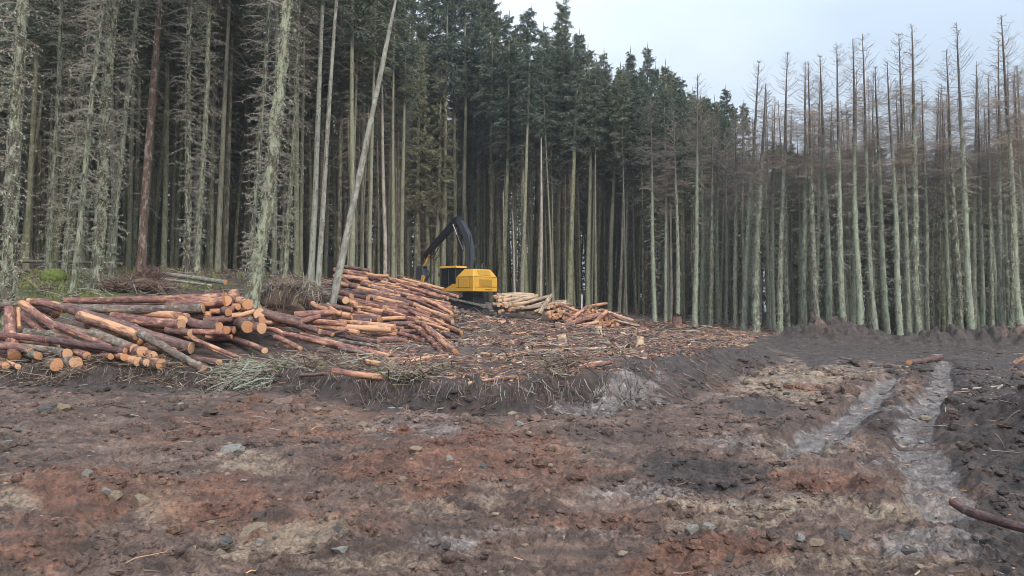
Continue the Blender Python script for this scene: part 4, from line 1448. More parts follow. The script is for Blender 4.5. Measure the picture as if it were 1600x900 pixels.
# single logs lying about on the bank
SG = 'cleared bank'
for a in ((753, 553, 808, 556, 6, 'log_pale', 'broken orange log'), (732, 602, 808, 590, 6, 'log_pale', 'mossy orange log'), (690, 520, 745, 513, 5, R_, 'slim reddish log'), (815, 512, 870, 516, 5, R_, 'short reddish log'),
          (800, 522, 868, 518, 4, R_, 'slim reddish log'), (770, 534, 880, 541, 4, D_, 'long dark log'), (820, 549, 970, 543, 4, 'log_tan', 'long thin tan log'), (895, 578, 955, 566, 6, D_, 'dark log'), (880, 556, 905, 555, 5, 'log_tan', 'short tan log'),
          (560, 598, 600, 588, 6, R_, 'reddish log'), (640, 560, 700, 556, 6, A2, 'half buried orange log'), (900, 535, 962, 537, 4, D_, 'thin dark log'), (985, 548, 1050, 552, 4, D_, 'thin dark log'), (470, 590, 520, 585, 6, D_, 'dark log'),
          (740, 500, 800, 503, 5, R_, 'slim reddish log'), (905, 573, 940, 566, 5, A2, 'orange splintered log'), (1010, 520, 1070, 528, 4, D_, 'thin dark log'), (855, 530, 930, 528, 4, 'log_tan', 'thin tan log')):
    q1, q2 = G(a[0], a[1] + 2), G(a[2], a[3] + 2)
    if abs(q1[1] - q2[1]) > 3.0:
        ym = (q1[1] + q2[1]) / 2
        q1[1], q2[1] = ym + np.clip(q1[1] - ym, -1.2, 1.2), ym + np.clip(q2[1] - ym, -1.2, 1.2)
        q1[2], q2[2] = Hs(q1[0], q1[1]), Hs(q2[0], q2[1])
    r = a[4] * .5 / F * (q1[1] + q2[1]) * .5
    make_log([q1 + [0, 0, r * .8], q2 + [0, 0, r * .8]], r, a[5], a[6], SG)

# fallen trunks in the wood, berm logs, the stick in the right foreground
for a in ((250, 427, 30.0, 352, 441, 27.0, 7, 'snag_bark', 'grey fallen trunk'), (20, 408, 33, 190, 412, 32, 5, 'shade_dark_bark', 'dark fallen trunk'), (250, 436, 26, 330, 446, 25, 4, 'snag_bark', 'thin fallen stem')):
    p1, p2 = P(a[0], a[1], a[2]), P(a[3], a[4], a[5])
    p1[2] = max(p1[2], Hs(*p1[:2]) + .08)
    p2[2] = max(p2[2], Hs(*p2[:2]) + .08)
    make_log([p1, p2], a[6] * .5 / F * a[2], a[7], a[8], 'wood floor', name='fallen_trunk')
q = G(1420, 571), G(1470, 566)
make_log([q[0] + [0, 0, .06], q[1] + [0, 0, .12]], .085, 'log_dark', 'black muddy log', 'peat heaps')
q = XY(1584, 24.0)
q = np.array([q[0], q[1], Hs(*q)])
make_log([q + [0, 0, .08], q + np.array([.55, -.4, .55])], .07, 'log_pale', 'splintered bright orange log', 'right heap')
b = make_log([P(1489, 784, 5.6), P(1503, 796, 5.5), P(1545, 808, 5.2), P(1640, 836, 4.7)], .034, 'log_dark', 'dark wet broken branch', 'right heap', name='broken_branch', taper=.8)
for a in ((1504, 612, 1562, 609, 2.5, 'stick_grey'), (1548, 622, 1566, 607, 2.5, 'stick_grey')):
    q1, q2 = G(a[0], a[1]), G(a[2], a[3])
    make_log([q1 + [0, 0, .04], q2 + [0, 0, .06]], .02, 'stick_grey', 'thin pale stick', 'right slope', name='loose_stick')

# logs buried inside the piles, of which only slivers show: one object
bpy.context.view_layer.update()
mb = MB()
FM = ['log_red', 'log_dark', 'log_pale', 'log_tan', 'cut']
for f in FILL:
    for o in [f['o']] + list(f['o'].children):
        me = o.data
        V = np.empty(len(me.vertices) * 3)
        me.vertices.foreach_get('co', V)
        Mw = np.array(o.matrix_world)
        V = V.reshape(-1, 3) @ Mw[:3, :3].T + Mw[:3, 3]
        mi = FM.index(next(k for k in FM if M[k] == me.materials[0]))
        mb.add(V, [list(p.vertices) for p in me.polygons if len(p.vertices) == 4], [list(p.vertices) for p in me.polygons if len(p.vertices) == 3], mi)
for f in FILL:
    for o in list(f['o'].children) + [f['o']]:
        bpy.data.objects.remove(o)
tag(obj('buried_logs', mb.mesh('buried_logs', [M[k] for k in FM])), 'logs buried inside the piles with only slivers showing between others', 'logs', kind='stuff')
print('LOGS', len(LOGS), len(FILL))
cntl = {}
PLACE = {LP: 'left log stack', MP: 'middle log pile', FPN: 'far tan pile right of the machine', FP2: 'far orange pile', SG: 'bank slash', 'wood floor': 'wood floor', 'peat heaps': 'peat heaps', 'right heap': 'right heap', 'right slope': 'right slope'}
GRP = {LP: 'logs in the left stack', MP: 'logs in the middle pile', FPN: 'logs in the far tan pile', FP2: 'logs in the far orange pile', SG: 'single logs on the bank'}


def pxy(c):
    yy = c[1]
    return 800 + c[0] / yy * F, 470 - (c[2] - CAMZ) / yy * F


def band(c, pile):
    px, py = pxy(c)
    if pile == LP:
        h = 'top' if py < 492 else ('middle' if py < 535 else 'bottom')
        s_ = 'left end' if px < 140 else ('centre' if px < 280 else 'right end')
        return f"{h} {s_}"
    if pile == MP:
        h = 'crest' if py < 455 else ('upper slope' if py < 485 else ('lower slope' if py < 520 else 'foot'))
        return h
    return ''


for l in sorted(LOGS, key=lambda l: pxy(l['c'])[0]):
    bd = band(l['c'], l['pile'])
    key = (l['pile'], bd, l['words'])
    k = cntl.get(key, -1) + 1
    cntl[key] = k
    l['k'], l['key'] = k, key
for l in LOGS:
    o, p, bd, k = l['o'], l['pile'], l['key'][1], l['k']
    tot = cntl[l['key']] + 1
    where = f"{bd} of the {PLACE[p]}" if bd else f"the {PLACE[p]}"
    lab = f"{l['words']} on {where}" + (f", {ordw(k)} from left" if tot > 1 else '')
    nm = o.name.split('.')[0]
    tag(o, lab, {'felled_log': 'log', 'fallen_trunk': 'fallen tree', 'broken_branch': 'branch', 'loose_stick': 'stick'}[nm], GRP.get(p))

# ------------------------------------------------------------------ tracked forestry machine
def m_paint(name, c, rough, dirt=0.35):
    t = NT(name)
    n = t.noise(t.coord(), 3.5, 6, .65)
    c2 = t.mix(t.math('MULTIPLY', t.math('SUBTRACT', n, .5), dirt * 6, True), c, tuple(x * .55 + .02 for x in c))
    t.col(c2)
    t.rough(rough)
    t.b.inputs['Specular IOR Level'].default_value = 0.5
    return t.m


M['yellow'] = m_paint('yellow_paint', (0.66, 0.37, 0.060), .42, .2)
M['black'] = m_paint('black_paint', (0.020, 0.022, 0.027), .32)
M['steel'] = m_plain('worn_steel', (0.16, 0.155, 0.15), .45, .4, 6, .6)
M['chrome'] = m_plain('chrome_rod', (0.42, 0.42, 0.43), .3, .1, 3, 1.0)
M['glass'] = m_plain('dark_tinted_glass', (0.012, 0.016, 0.020), .08, .1, 2, 0, .6)
M['grille'] = m_plain('grille_mesh', (0.45, 0.26, 0.045), .6, .2, 30)
M['rubber'] = m_plain('rubber_hose', (0.02, 0.02, 0.022), .6, .2, 5)
M['muddy_steel'] = m_plain('muddy_track_steel', (0.24, 0.22, 0.205), .5, .5, 5, .3)

MY = 56.0
mx = XY(757, MY)[0]
gzm = max(P(757, 492, MY)[2], Hs(mx, MY) - .02)
print('machine', gzm, P(757, 492, MY)[2], Hs(mx, MY))
rootm = empty('forestry_excavator', (mx, MY, gzm))
AH = R(50)
rootm.rotation_euler = (0, 0, AH)        # local +Y is forward (away and to the left), +X its right side
tag(rootm, 'yellow tracked forestry machine with black crane arm beside the log pile', 'excavator')
S_ = .0455 * 1.0


def mpart(name, mb, mat, parent=None, bevel=.02, smooth=False):
    o = obj(name, mb.mesh(name, mat, smooth), parent or rootm)
    if bevel:
        bv = o.modifiers.new('edge', 'BEVEL')
        bv.width = bevel
        bv.segments = 2
        bv.limit_method = 'ANGLE'
    return o


# local frame: rear left corner of the house sits at x=-1.3, y=-0.1
HB = 1.62       # house underside
W2 = 1.28
mb = MB()       # house body, lower block with front deck, profile (y, z)
mb.prism([(-.10, HB), (3.05, HB + .02), (1.95, HB + .52), (1.95, HB + .50), (1.62, HB + .55), (1.62, HB + 1.02), (-.10, HB + 1.00)][:2] + [(2.0, HB + .55), (1.60, HB + .56), (1.60, HB + 1.03), (-.10, HB + 1.03)], -W2, W2)
mpart('house_body', mb, M['yellow'], bevel=.035)
mb = MB()       # engine cover with sloped sides
x0, x1, xt0, xt1 = -W2 + .02, W2 - .02, -W2 + .38, W2 - .38
yb0, yb1, yt0, yt1 = -.08, 1.58, .22, 1.12
V = [(x0, yb0, HB + 1.035), (x1, yb0, HB + 1.035), (x1, yb1, HB + 1.035), (x0, yb1, HB + 1.035), (xt0, yt0, HB + 1.6), (xt1, yt0, HB + 1.6), (xt1, yt1, HB + 1.6), (xt0, yt1, HB + 1.6)]
mb.add(V, [[0, 3, 2, 1], [4, 5, 6, 7], [0, 1, 5, 4], [1, 2, 6, 5], [2, 3, 7, 6], [3, 0, 4, 7]])
mpart('engine_cover', mb, M['yellow'], bevel=.05)
for (cx, cz, w, h) in ((-.02, HB + .62, 1.35, .5), ):
    mb = MB()
    mb.box((cx, -.112, cz), (w, .03, h))
    for k in range(9):
        mb.box((cx, -.13, cz - h / 2 + h * (k + .5) / 9), (w - .06, .015, .022))
    mpart('rear_grille', mb, M['grille'], bevel=.004)
mb = MB()
mb.box((-W2 - .010, .80, HB + .60), (.03, 1.0, .62))
mpart('side_panel', mb, M['yellow'], bevel=.01)
mb = MB()
mb.box((.35, -.105, HB + .14), (.75, .02, .07))
mpart('rear_badge_plate', mb, m_plain('worn_badge', (0.30, 0.14, 0.03), .6, .4, 20), bevel=.004)
mb = MB()
ang_ = math.atan2(.565, .30)
mb.box((0, .06, HB + 1.33), (1.25, .03, .42), rot=np.array(Matrix.Rotation(-(math.pi / 2 - ang_), 3, 'X')))
mpart('cover_grille', mb, M['grille'], bevel=.004)
mb = MB()
mb.tubes(np.array([[.55, .75, HB + 1.55], [.55, .75, HB + 1.95], [.55, .62, HB + 2.05]])[None], np.array([[.06, .06, .06]]), 10)
mpart('exhaust_pipe', mb, M['steel'], None, 0, True)
mb = MB()
for yy in (.25, .65, 1.05):
    mb.tubes(np.array([[xt1 - .05, yy, HB + 1.58], [xt1 - .05, yy, HB + 1.92]])[None], np.array([[.02, .02]]), 6)
mb.tubes(np.array([[xt1 - .05, .22, HB + 1.92], [xt1 - .05, 1.08, HB + 1.92]])[None], np.array([[.02, .02]]), 6)
mpart('handrail', mb, M['black'], None, 0, True)
mb = MB()
for zz_ in (HB + 1.03, HB + .30):
    mb.box((-W2 - .004, .75, zz_), (.012, 1.6, .018))
    mb.box((0, -.104, zz_), (2.4, .012, .018))
for yy in (.28, 1.34):
    mb.box((-W2 - .004, yy, HB + .6), (.012, .018, .7))
mpart('panel_seams', mb, M['black'], None, 0)
# cab: dark glass box with raked front, frame and yellow roof
mb = MB()
mb.prism([(1.66, HB + .50), (1.95, HB + .50), (2.95, HB + .14), (3.10, HB + .5), (3.02, HB + 1.66), (1.66, HB + 1.66)], -W2 + .03, -W2 + 1.06)
cab = mpart('cab', mb, M['glass'], bevel=.02)
mb = MB()
for xx in (-W2 + .02, -W2 + 1.07):
    for (ya, za, yb, zb) in ((1.66, HB + .56, 1.66, HB + 1.66), (3.11, HB + .5, 3.03, HB + 1.66), (2.35, HB + .42, 2.35, HB + 1.66), (1.66, HB + 1.62, 3.03, HB + 1.62), (2.0, HB + .52, 3.11, HB + .14)):
        mb.tubes(np.array([[xx, ya, za], [xx, yb, zb]])[None], np.array([[.035, .035]]), 6)
mpart('cab_frame', mb, M['black'], cab, 0)
mb = MB()
mb.box((-W2 + .54, 2.38, HB + 1.76), (1.16, 1.75, .15), taper=(.93, .95))
mpart('cab_roof', mb, M['yellow'], cab, .03)
mb = MB()
mb.box((-W2 + .1, 3.06, HB + 1.55), (.16, .08, .1))
mb.box((-W2 + .95, 3.06, HB + 1.55), (.16, .08, .1))
mpart('work_light', mb, M['steel'], cab, .01)
mb = MB()
mb.tubes(np.array([[-W2 - .02, 3.0, HB + 1.5], [-W2 - .2, 3.05, HB + 1.42], [-W2 - .2, 3.05, HB + 1.25]])[None], np.array([[.02, .02, .02]]), 5)
mb.box((-W2 - .2, 3.06, HB + 1.2), (.14, .04, .26))
mpart('mirror', mb, M['black'], cab, .01)
# turntable and levelling frame
mb = MB()
th = np.linspace(0, 2 * np.pi, 25)[:-1]
for (za, zb, ra, rb) in ((HB - .22, HB - .01, .78, .78),):
    Vb = [[math.cos(t) * ra, 1.1 + math.sin(t) * ra, za] for t in th] + [[math.cos(t) * rb, 1.1 + math.sin(t) * rb, zb] for t in th]
    mb.add(Vb, [[i, (i + 1) % 24, 24 + (i + 1) % 24, 24 + i] for i in range(24)], [[0, i + 1, i] for i in range(1, 23)])
mpart('turntable', mb, M['black'], bevel=.01)
mb = MB()
mb.box((0, 1.1, HB - .55), (1.25, 1.3, .68), taper=(.9, .75))
mpart('levelling_frame', mb, M['black'], bevel=.03)
# undercarriage tilted up at the front
und = bpy.data.objects.new('undercarriage', None)
mb = MB()
mb.box((0, 0, .55), (1.5, 1.7, .36))
mb.box((0, .75, .5), (1.9, .35, .26))
mb.box((0, -.75, .5), (1.9, .35, .26))
und = mpart('undercarriage', mb, M['muddy_steel'], bevel=.03)
und.location = (0, 1.0, .12)
und.rotation_euler = (R(11), 0, R(9))
TL, TH = 1.75, .36        # half length, half height


def track_loop(n, off=0.0):
    per = 4 * TL + 2 * math.pi * TH
    out = []
    for k in range(n):
        s = (k + off) / n * per
        if s < 2 * TL:
            out.append((-TL + s, 2 * TH, 0))
        elif s < 2 * TL + math.pi * TH:
            a = (s - 2 * TL) / TH
            out.append((TL + math.sin(a) * TH, TH + math.cos(a) * TH, -a))
        elif s < 4 * TL + math.pi * TH:
            out.append((TL - (s - 2 * TL - math.pi * TH), 0, math.pi))
        else:
            a = (s - 4 * TL - math.pi * TH) / TH
            out.append((-TL - math.sin(a) * TH, TH - math.cos(a) * TH, math.pi - a))
    return out


for sx in (-1.02, 1.02):
    mb = MB()
    for (yy, zz_, a) in track_loop(46):
        mb.box((sx, yy, zz_ + .02), (.56, .17, .05), rot=np.array(Matrix.Rotation(a, 3, 'X')))
        ca, sa = math.cos(a), math.sin(a)
        mb.box((sx, yy - sa * .045, zz_ + .02 + ca * .045), (.56, .03, .06), rot=np.array(Matrix.Rotation(a, 3, 'X')))
    tr = mpart('track', mb, M['muddy_steel'], und, 0)
    mb = MB()
    mb.box((sx, 0, TH + .02), (.30, 2 * TL, .44))
    mpart('track_frame', mb, M['black'], tr, .03)
    for yy, rr_ in ((-TL, .31), (TL, .31)):
        mb = MB()
        Vb = []
        for xx, r_ in ((sx - .20, rr_), (sx + .20, rr_)):
            Vb += [[xx, yy + math.cos(t) * r_, TH + .02 + math.sin(t) * r_] for t in th]
        mb.add(Vb, [[i, (i + 1) % 24, 24 + (i + 1) % 24, 24 + i] for i in range(24)], [[0, i, i + 1] for i in range(1, 23)] + [[24, 24 + i + 1, 24 + i] for i in range(1, 23)])
        mb.box((sx - .22, yy, TH + .02), (.06, .2, .2))
        mpart('sprocket', mb, M['steel'], tr, .01)
    for k in range(6):
        mb = MB()
        yy = -1.25 + k * .5
        Vb = []
        for xx in (sx - .17, sx + .17):
            Vb += [[xx, yy + math.cos(t) * .13, .17 + math.sin(t) * .13] for t in th]
        mb.add(Vb, [[i, (i + 1) % 24, 24 + (i + 1) % 24, 24 + i] for i in range(24)], [[0, i, i + 1] for i in range(1, 23)] + [[24, 24 + i + 1, 24 + i] for i in range(1, 23)])
        mpart('roller', mb, M['muddy_steel'], tr, 0)


def beam(name, prof, wid, mat, parent=None, bev=.02, x=0.1):
    """box beam along (y, z, half depth) stations"""
    mb = MB()
    V, n = [], len(prof)
    pr = np.array(prof)
    for k, (y, z, h) in enumerate(prof):
        a = pr[max(0, k - 1)][:2]
        b = pr[min(n - 1, k + 1)][:2]
        d = (b - a) / np.linalg.norm(b - a)
        nv = np.array([-d[1], d[0]])
        for sx_, sn in ((-1, -1), (1, -1), (1, 1), (-1, 1)):
            V.append((x + sx_ * wid / 2, y + nv[0] * h * sn, z + nv[1] * h * sn))
    Q = [[k * 4 + i, k * 4 + (i + 1) % 4, k * 4 + 4 + (i + 1) % 4, k * 4 + 4 + i] for k in range(n - 1) for i in range(4)]
    Q += [[0, 3, 2, 1], [4 * n - 4, 4 * n - 3, 4 * n - 2, 4 * n - 1]]
    mb.add(V, Q)
    return mpart(name, mb, mat, parent, bev)


M['boom_grey'] = m_paint('grey_black_paint', (0.060, 0.067, 0.080), .30)
boom = beam('boom', [(2.0, HB + .4, .25), (1.72, HB + 1.5, .28), (1.50, HB + 2.4, .30), (1.52, HB + 3.2, .29), (1.78, HB + 4.1, .26), (2.35, HB + 5.0, .22), (2.62, HB + 5.35, .2)], .42, M['boom_grey'])
stick = beam('stick', [(2.25, HB + 5.42, .16), (2.75, HB + 5.25, .30), (3.9, HB + 4.45, .25), (5.2, HB + 3.5, .20), (6.15, HB + 2.75, .16)], .34, M['black'])
mb = MB()
mb.tubes(np.array([[-.18, 1.95, HB + 3.0], [-.18, 2.55, HB + 4.15]])[None], np.array([[.085, .085]]), 10)
mb.tubes(np.array([[.38, 1.95, HB + 3.0], [.38, 2.55, HB + 4.15]])[None], np.array([[.085, .085]]), 10)
cyl = mpart('hydraulic_cylinder', mb, M['black'], boom, 0, True)
mb = MB()
mb.tubes(np.array([[-.18, 2.5, HB + 4.05], [-.18, 2.95, HB + 4.95]])[None], np.array([[.04, .04]]), 10)
mb.tubes(np.array([[.38, 2.3, HB + 4.0], [.38, 2.72, HB + 4.9]])[None], np.array([[.04, .04]]), 10)
mpart('cylinder_rod', mb, M['chrome'], cyl, 0, True)
mb = MB()
for k in range(4):
    t = np.linspace(0, 1, 9)
    sag = [.5, .65, .35, .8][k]
    ya, yb = 4.7 - k * .1, 5.9
    yv = ya + (yb - ya) * t
    zv = HB + (3.62 - (t * .72)) - np.sin(t * math.pi) * sag
    mb.tubes(np.stack([np.full(9, .1 + (k - 1.5) * .09), yv, zv], 1)[None], np.full((1, 9), .026), 6)
mpart('hydraulic_hose', mb, M['rubber'], stick, 0, True)
mb = MB()
t = np.linspace(0, 1, 9)
for k in range(2):
    mb.tubes(np.stack([np.full(9, -.12 + k * .4), 1.25 + .15 * np.sin(t * 3.1) - .0 * t, HB + .9 + t * 3.4], 1)[None] + np.array([0, -.08 + .0, 0]), np.full((1, 9), .024), 6)
mpart('boom_hose', mb, M['rubber'], boom, 0, True)
# link and felling head hanging from the stick
mb = MB()
mb.tubes(np.array([[.1, 5.7, HB + 2.85], [.1, 5.95, HB + 2.5], [.1, 6.2, HB + 2.1], [.1, 6.6, HB + 1.88]])[None], np.array([[.07, .09, .09, .07]]), 8)
mpart('yellow_link', mb, M['yellow'], stick, 0, True)
mb = MB()
mb.tubes(np.array([[.1, 6.1, HB + 2.72], [.1, 6.35, HB + 2.25], [.1, 6.5, HB + 1.95]])[None], np.array([[.06, .06, .06]]), 8)
mpart('hanger', mb, M['steel'], stick, 0, True)
head = beam('felling_head', [(6.55, HB + 1.98, .30), (6.55, HB + 1.5, .42), (6.5, HB + 1.0, .46), (6.45, HB + .55, .40)], .55, M['boom_grey'], None, .04)
mb = MB()
mb.box((.1, 6.5, HB + 1.98), (.5, .8, .10))
mpart('head_cap', mb, M['steel'], head, .02)
mb = MB()
mb.box((-.22, 6.1, HB + 1.05), (.12, .3, .42), rot=np.array(Matrix.Rotation(.3, 3, 'X')))
mpart('head_panel', mb, M['yellow'], head, .02)
mb = MB()
for sx_ in (-.25, .45):
    tt = np.linspace(0, 1, 8)
    mb.tubes(np.stack([sx_ + (.1 - sx_) * .3 * tt, 6.45 - .75 * np.sin(tt * 1.6), HB + .75 - .55 * tt ** 1.5], 1)[None], np.linspace(.10, .045, 8)[None], 6)
    mb.tubes(np.stack([sx_ + (.1 - sx_) * .3 * tt, 6.5 + .65 * np.sin(tt * 1.6), HB + .75 - .5 * tt ** 1.5], 1)[None], np.linspace(.10, .045, 8)[None], 6)
mpart('grab_arm', mb, M['steel'], head, 0, True)
mb = MB()
mb.box((.1, 6.35, HB + .42), (.8, 1.25, .16), rot=np.array(Matrix.Rotation(.25, 3, 'X')), taper=(.8, .9))
mpart('saw_box', mb, M['steel'], head, .03)
mb = MB()
for k in range(3):
    tt = np.linspace(0, 1, 10)
    mb.tubes(np.stack([np.full(10, -.1 + k * .18), 6.3 - .75 * np.sin(tt * 3.14) * (1 - .2 * k), HB + 1.9 - tt * 1.1], 1)[None], np.full((1, 10), .024), 6)
mpart('head_hose', mb, M['rubber'], head, 0, True)

# ------------------------------------------------------------------ brash, roots, stones, clods, stumps


def sticks(mb, pos, L, az, pitch, r, m, bend=.12, side=3):
    n = len(pos)
    d = np.stack([np.sin(az) * np.cos(pitch), np.cos(az) * np.cos(pitch), np.sin(pitch)], 1)
    a = pos - d * L[:, None] * .5
    b = pos + d * L[:, None] * .5
    mid = pos + rng.normal(0, 1, (n, 3)) * (bend * L)[:, None] * np.array([1, 1, .6])
    mb.tubes(np.stack([a, mid, b], 1), r[:, None] * np.array([[1.0, .85, .45]]), side, m=m)


def scatter(n, px0, px1, y0, y1, cond=None, power=1.0):
    """positions on the ground, even over a wedge of the site"""
    out = []
    while len(out) < n:
        k = 4000
        Y = y0 + (y1 - y0) * rng.random(k) ** power
        px = rng.uniform(px0, px1, k)
        x = (px - 800) / F * Y
        ok = np.ones(k, bool) if cond is None else cond(x, Y, px)
        out += list(zip(x[ok], Y[ok]))
    a = np.array(out[:n])
    return np.stack([a[:, 0], a[:, 1], H(a[:, 0], a[:, 1])], 1)


BR = [M['stick_red'], M['stick_grey'], M['stick_dark'], M['wood_chip'], M['dry_grass'], M['pale_lichen'], M['root'], M['pale_wood']]
# slash over the cleared bank
mb = MB()
dens = lambda x, y, px: (sdist(x, y) > .55) & (px > 430) & (fbm(x * .5, y * .5, 3, 61) + rng.normal(0, .35, x.shape) > -.25)
p = scatter(9000, 430, 1240, 12.5, 52, dens, 1.4)
n = len(p)
far_ = np.clip(p[:, 1] / 25, .6, 1.7)
L = rng.gamma(2.2, .17, n) * far_
sticks(mb, p + np.stack([0 * L, 0 * L, rng.uniform(0, .10, n)], 1), L, rng.normal(1.5, .75, n), rng.normal(0, .18, n), rng.uniform(.006, .018, n) * far_,
       rng.choice(8, n, p=[.43, .16, .18, .08, .05, .02, .06, .02]))
tag(obj('slash_litter', mb.mesh('slash_litter', BR, False)), 'reddish and grey broken branches littering the cleared bank', 'slash', kind='stuff')
# bark scraps and chips
mb = MB()
p = scatter(7000, 560, 1200, 12.5, 52, lambda x, y, px: (sdist(x, y) > .5) & (fbm(x * .6, y * .6, 3, 67) + rng.normal(0, .3, x.shape) > 0), 1.4)
n = len(p)
d = rng.normal(0, 1, (n, 3)) * np.array([1, 1, .35])
d /= np.linalg.norm(d, axis=1, keepdims=True)
ln = rng.uniform(.06, .28, n) * np.clip(p[:, 1] / 22, .7, 1.8)
p[:, 2] += .03
mb.leaves(p - d * ln[:, None] * .5, p + d * ln[:, None] * .5, ln * .4, m=rng.choice(8, n, p=[.42, .1, .14, .2, .1, 0, 0, .04]))
tag(obj('bark_scraps', mb.mesh('bark_scraps', BR, False)), 'torn bark scraps and wood chips strewn over the cleared bank', 'bark scraps', kind='stuff')
# needle mat and twigs along the top of the bank
mb = MB()
p = scatter(5200, -60, 900, 12.3, 18.6, lambda x, y, px: (sdist(x, y) > -.22 + .55 * (px > 430)) & (sdist(x, y) < .8 + .5 * (px > 430)) & (fbm(x * .8, y * .8, 3, 71) + rng.normal(0, .25, x.shape) > np.where(px > 430, .1, -.2)))
n = len(p)
L = rng.gamma(2.0, .15, n)
pxx_ = 800 + p[:, 0] / p[:, 1] * F
lich = .6 * np.exp(-((pxx_ - 385) / 65) ** 2) + .2 * np.exp(-((pxx_ - 590) / 60) ** 2)
mm = np.where(rng.random(n) < np.clip(lich, 0, .75), 5, rng.choice([0, 1, 2, 4, 6], n, p=[.22, .22, .24, .16, .16]))
sticks(mb, p + np.stack([0 * L, 0 * L, rng.uniform(0, .16, n)], 1), L, rng.uniform(0, 6.3, n), rng.normal(0, .3, n), rng.uniform(.004, .011, n), mm, .18)
tag(obj('bank_top_brash', mb.mesh('bank_top_brash', BR, False)), 'mat of brown twigs and roots along the lip of the cut bank', 'brash', kind='stuff')
mb = MB()
p = scatter(1100, -60, 1180, 11.5, 22, lambda x, y, px: (np.abs(sdist(x, y)) < .7) & (fbm(x * .9, y * .9, 3, 171) + rng.normal(0, .3, x.shape) > -.05))
n = len(p)
L = rng.gamma(2.0, .11, n)
sticks(mb, p + np.stack([0 * L, 0 * L, rng.uniform(0, .03, n)], 1), L, rng.normal(2.6, .7, n), rng.normal(-.3, .3, n), rng.uniform(.004, .014, n), rng.choice([0, 1, 2, 3, 6], n, p=[.2, .1, .42, .03, .25]), .15)
tag(obj('broken_roots', mb.mesh('broken_roots', BR, False)), 'broken root ends and sticks poking out of the scraped cut bank', 'roots', kind='stuff')
# fine roots hanging from the cut face
mb = MB()
bx = np.array(BANK)
seg_l = np.concatenate([[0], np.cumsum(np.linalg.norm(np.diff(bx[:16], axis=0), axis=1))])
s = rng.uniform(seg_l[1], seg_l[12], 900)
x, y = np.interp(s, seg_l, bx[:16, 0]), np.interp(s, seg_l, bx[:16, 1])
y = y - rng.uniform(-.25, .22, len(s))
z = H(x, y + .25) + rng.uniform(-.05, .06, len(s))
L = rng.gamma(2, .09, len(s)) + .06
top = np.stack([x, y + rng.uniform(0, .2, len(s)), z], 1)
mid = top + np.stack([rng.normal(0, .05, len(s)), -rng.uniform(.03, .14, len(s)), -L * .45], 1)
bot = mid + np.stack([rng.normal(0, .05, len(s)), -rng.uniform(0, .08, len(s)), -L * .55], 1)
mb.tubes(np.stack([top, mid, bot], 1), np.array([[1, .8, .4]]) * rng.uniform(.004, .010, (len(s), 1)), 3, m=rng.choice([6, 2, 1], len(s)))
tag(obj('hanging_roots', mb.mesh('hanging_roots', BR, False)), 'thin roots hanging from the cut face of the bank', 'roots', kind='stuff')
# forest floor litter
mb = MB()
p = scatter(6000, -40, 1640, 19, 60, lambda x, y, px: (sdist(x, y) > 1.5) & (y > np.interp(px, [0, 430, 520, 700, 900, 1100, 1200], [19.5, 20, 30, 50, 54, 47, 42])) | ((px > 1210) & (y > 38)))
n = len(p)
L = rng.gamma(2.2, .22, n)
sticks(mb, p + np.stack([0 * L, 0 * L, rng.uniform(0, .18, n)], 1), L, rng.uniform(0, 6.3, n), rng.normal(.1, .35, n), rng.uniform(.006, .02, n), rng.choice([0, 1, 2, 4, 6, 5], n, p=[.15, .3, .24, .1, .15, .06]), .15)
tag(obj('forest_floor_brash', mb.mesh('forest_floor_brash', BR, False)), 'dead twigs and brash lying on the wood floor', 'brash', kind='stuff')
# bits of wood on the lower soil
mb = MB()
p = scatter(900, -60, 1700, 4.5, 34, lambda x, y, px: (sdist(x, y) < -.2) & (rng.random(x.shape) < np.where(px > 1400, 1, .45)), 1.3)
n = len(p)
L = rng.gamma(2, .07, n) * np.clip(p[:, 1] / 9, .8, 3)
sticks(mb, p + np.array([0, 0, .01]), L, rng.normal(1.5, .9, n), rng.normal(0, .12, n), rng.uniform(.003, .009, n) * np.clip(p[:, 1] / 9, .8, 2.5), rng.choice([2, 6, 0, 1, 3], n, p=[.42, .26, .14, .12, .06]))
tag(obj('scattered_twigs', mb.mesh('scattered_twigs', BR, False)), 'small dark twigs trodden into the churned soil', 'twigs', kind='stuff')

# stones and clods
ICO_V, ICO_F = None, None


def ico(sub=1):
    t = (1 + 5 ** .5) / 2
    V = [(-1, t, 0), (1, t, 0), (-1, -t, 0), (1, -t, 0), (0, -1, t), (0, 1, t), (0, -1, -t), (0, 1, -t), (t, 0, -1), (t, 0, 1), (-t, 0, -1), (-t, 0, 1)]
    Fc = [(0, 11, 5), (0, 5, 1), (0, 1, 7), (0, 7, 10), (0, 10, 11), (1, 5, 9), (5, 11, 4), (11, 10, 2), (10, 7, 6), (7, 1, 8), (3, 9, 4), (3, 4, 2), (3, 2, 6), (3, 6, 8), (3, 8, 9), (4, 9, 5), (2, 4, 11), (6, 2, 10), (8, 6, 7), (9, 8, 1)]
    V = [np.array(v) / np.linalg.norm(v) for v in V]
    for _ in range(sub):
        cache, nf = {}, []

        def md(a, b):
            k = (min(a, b), max(a, b))
            if k not in cache:
                v = V[a] + V[b]
                V.append(v / np.linalg.norm(v))
                cache[k] = len(V) - 1
            return cache[k]
        for a, b, c in Fc:
            ab, bc, ca = md(a, b), md(b, c), md(c, a)
            nf += [(a, ab, ca), (b, bc, ab), (c, ca, bc), (ab, bc, ca)]
        Fc = nf
    return np.array(V), np.array(Fc)


I0, I1, I3 = ico(0), ico(1), ico(3)


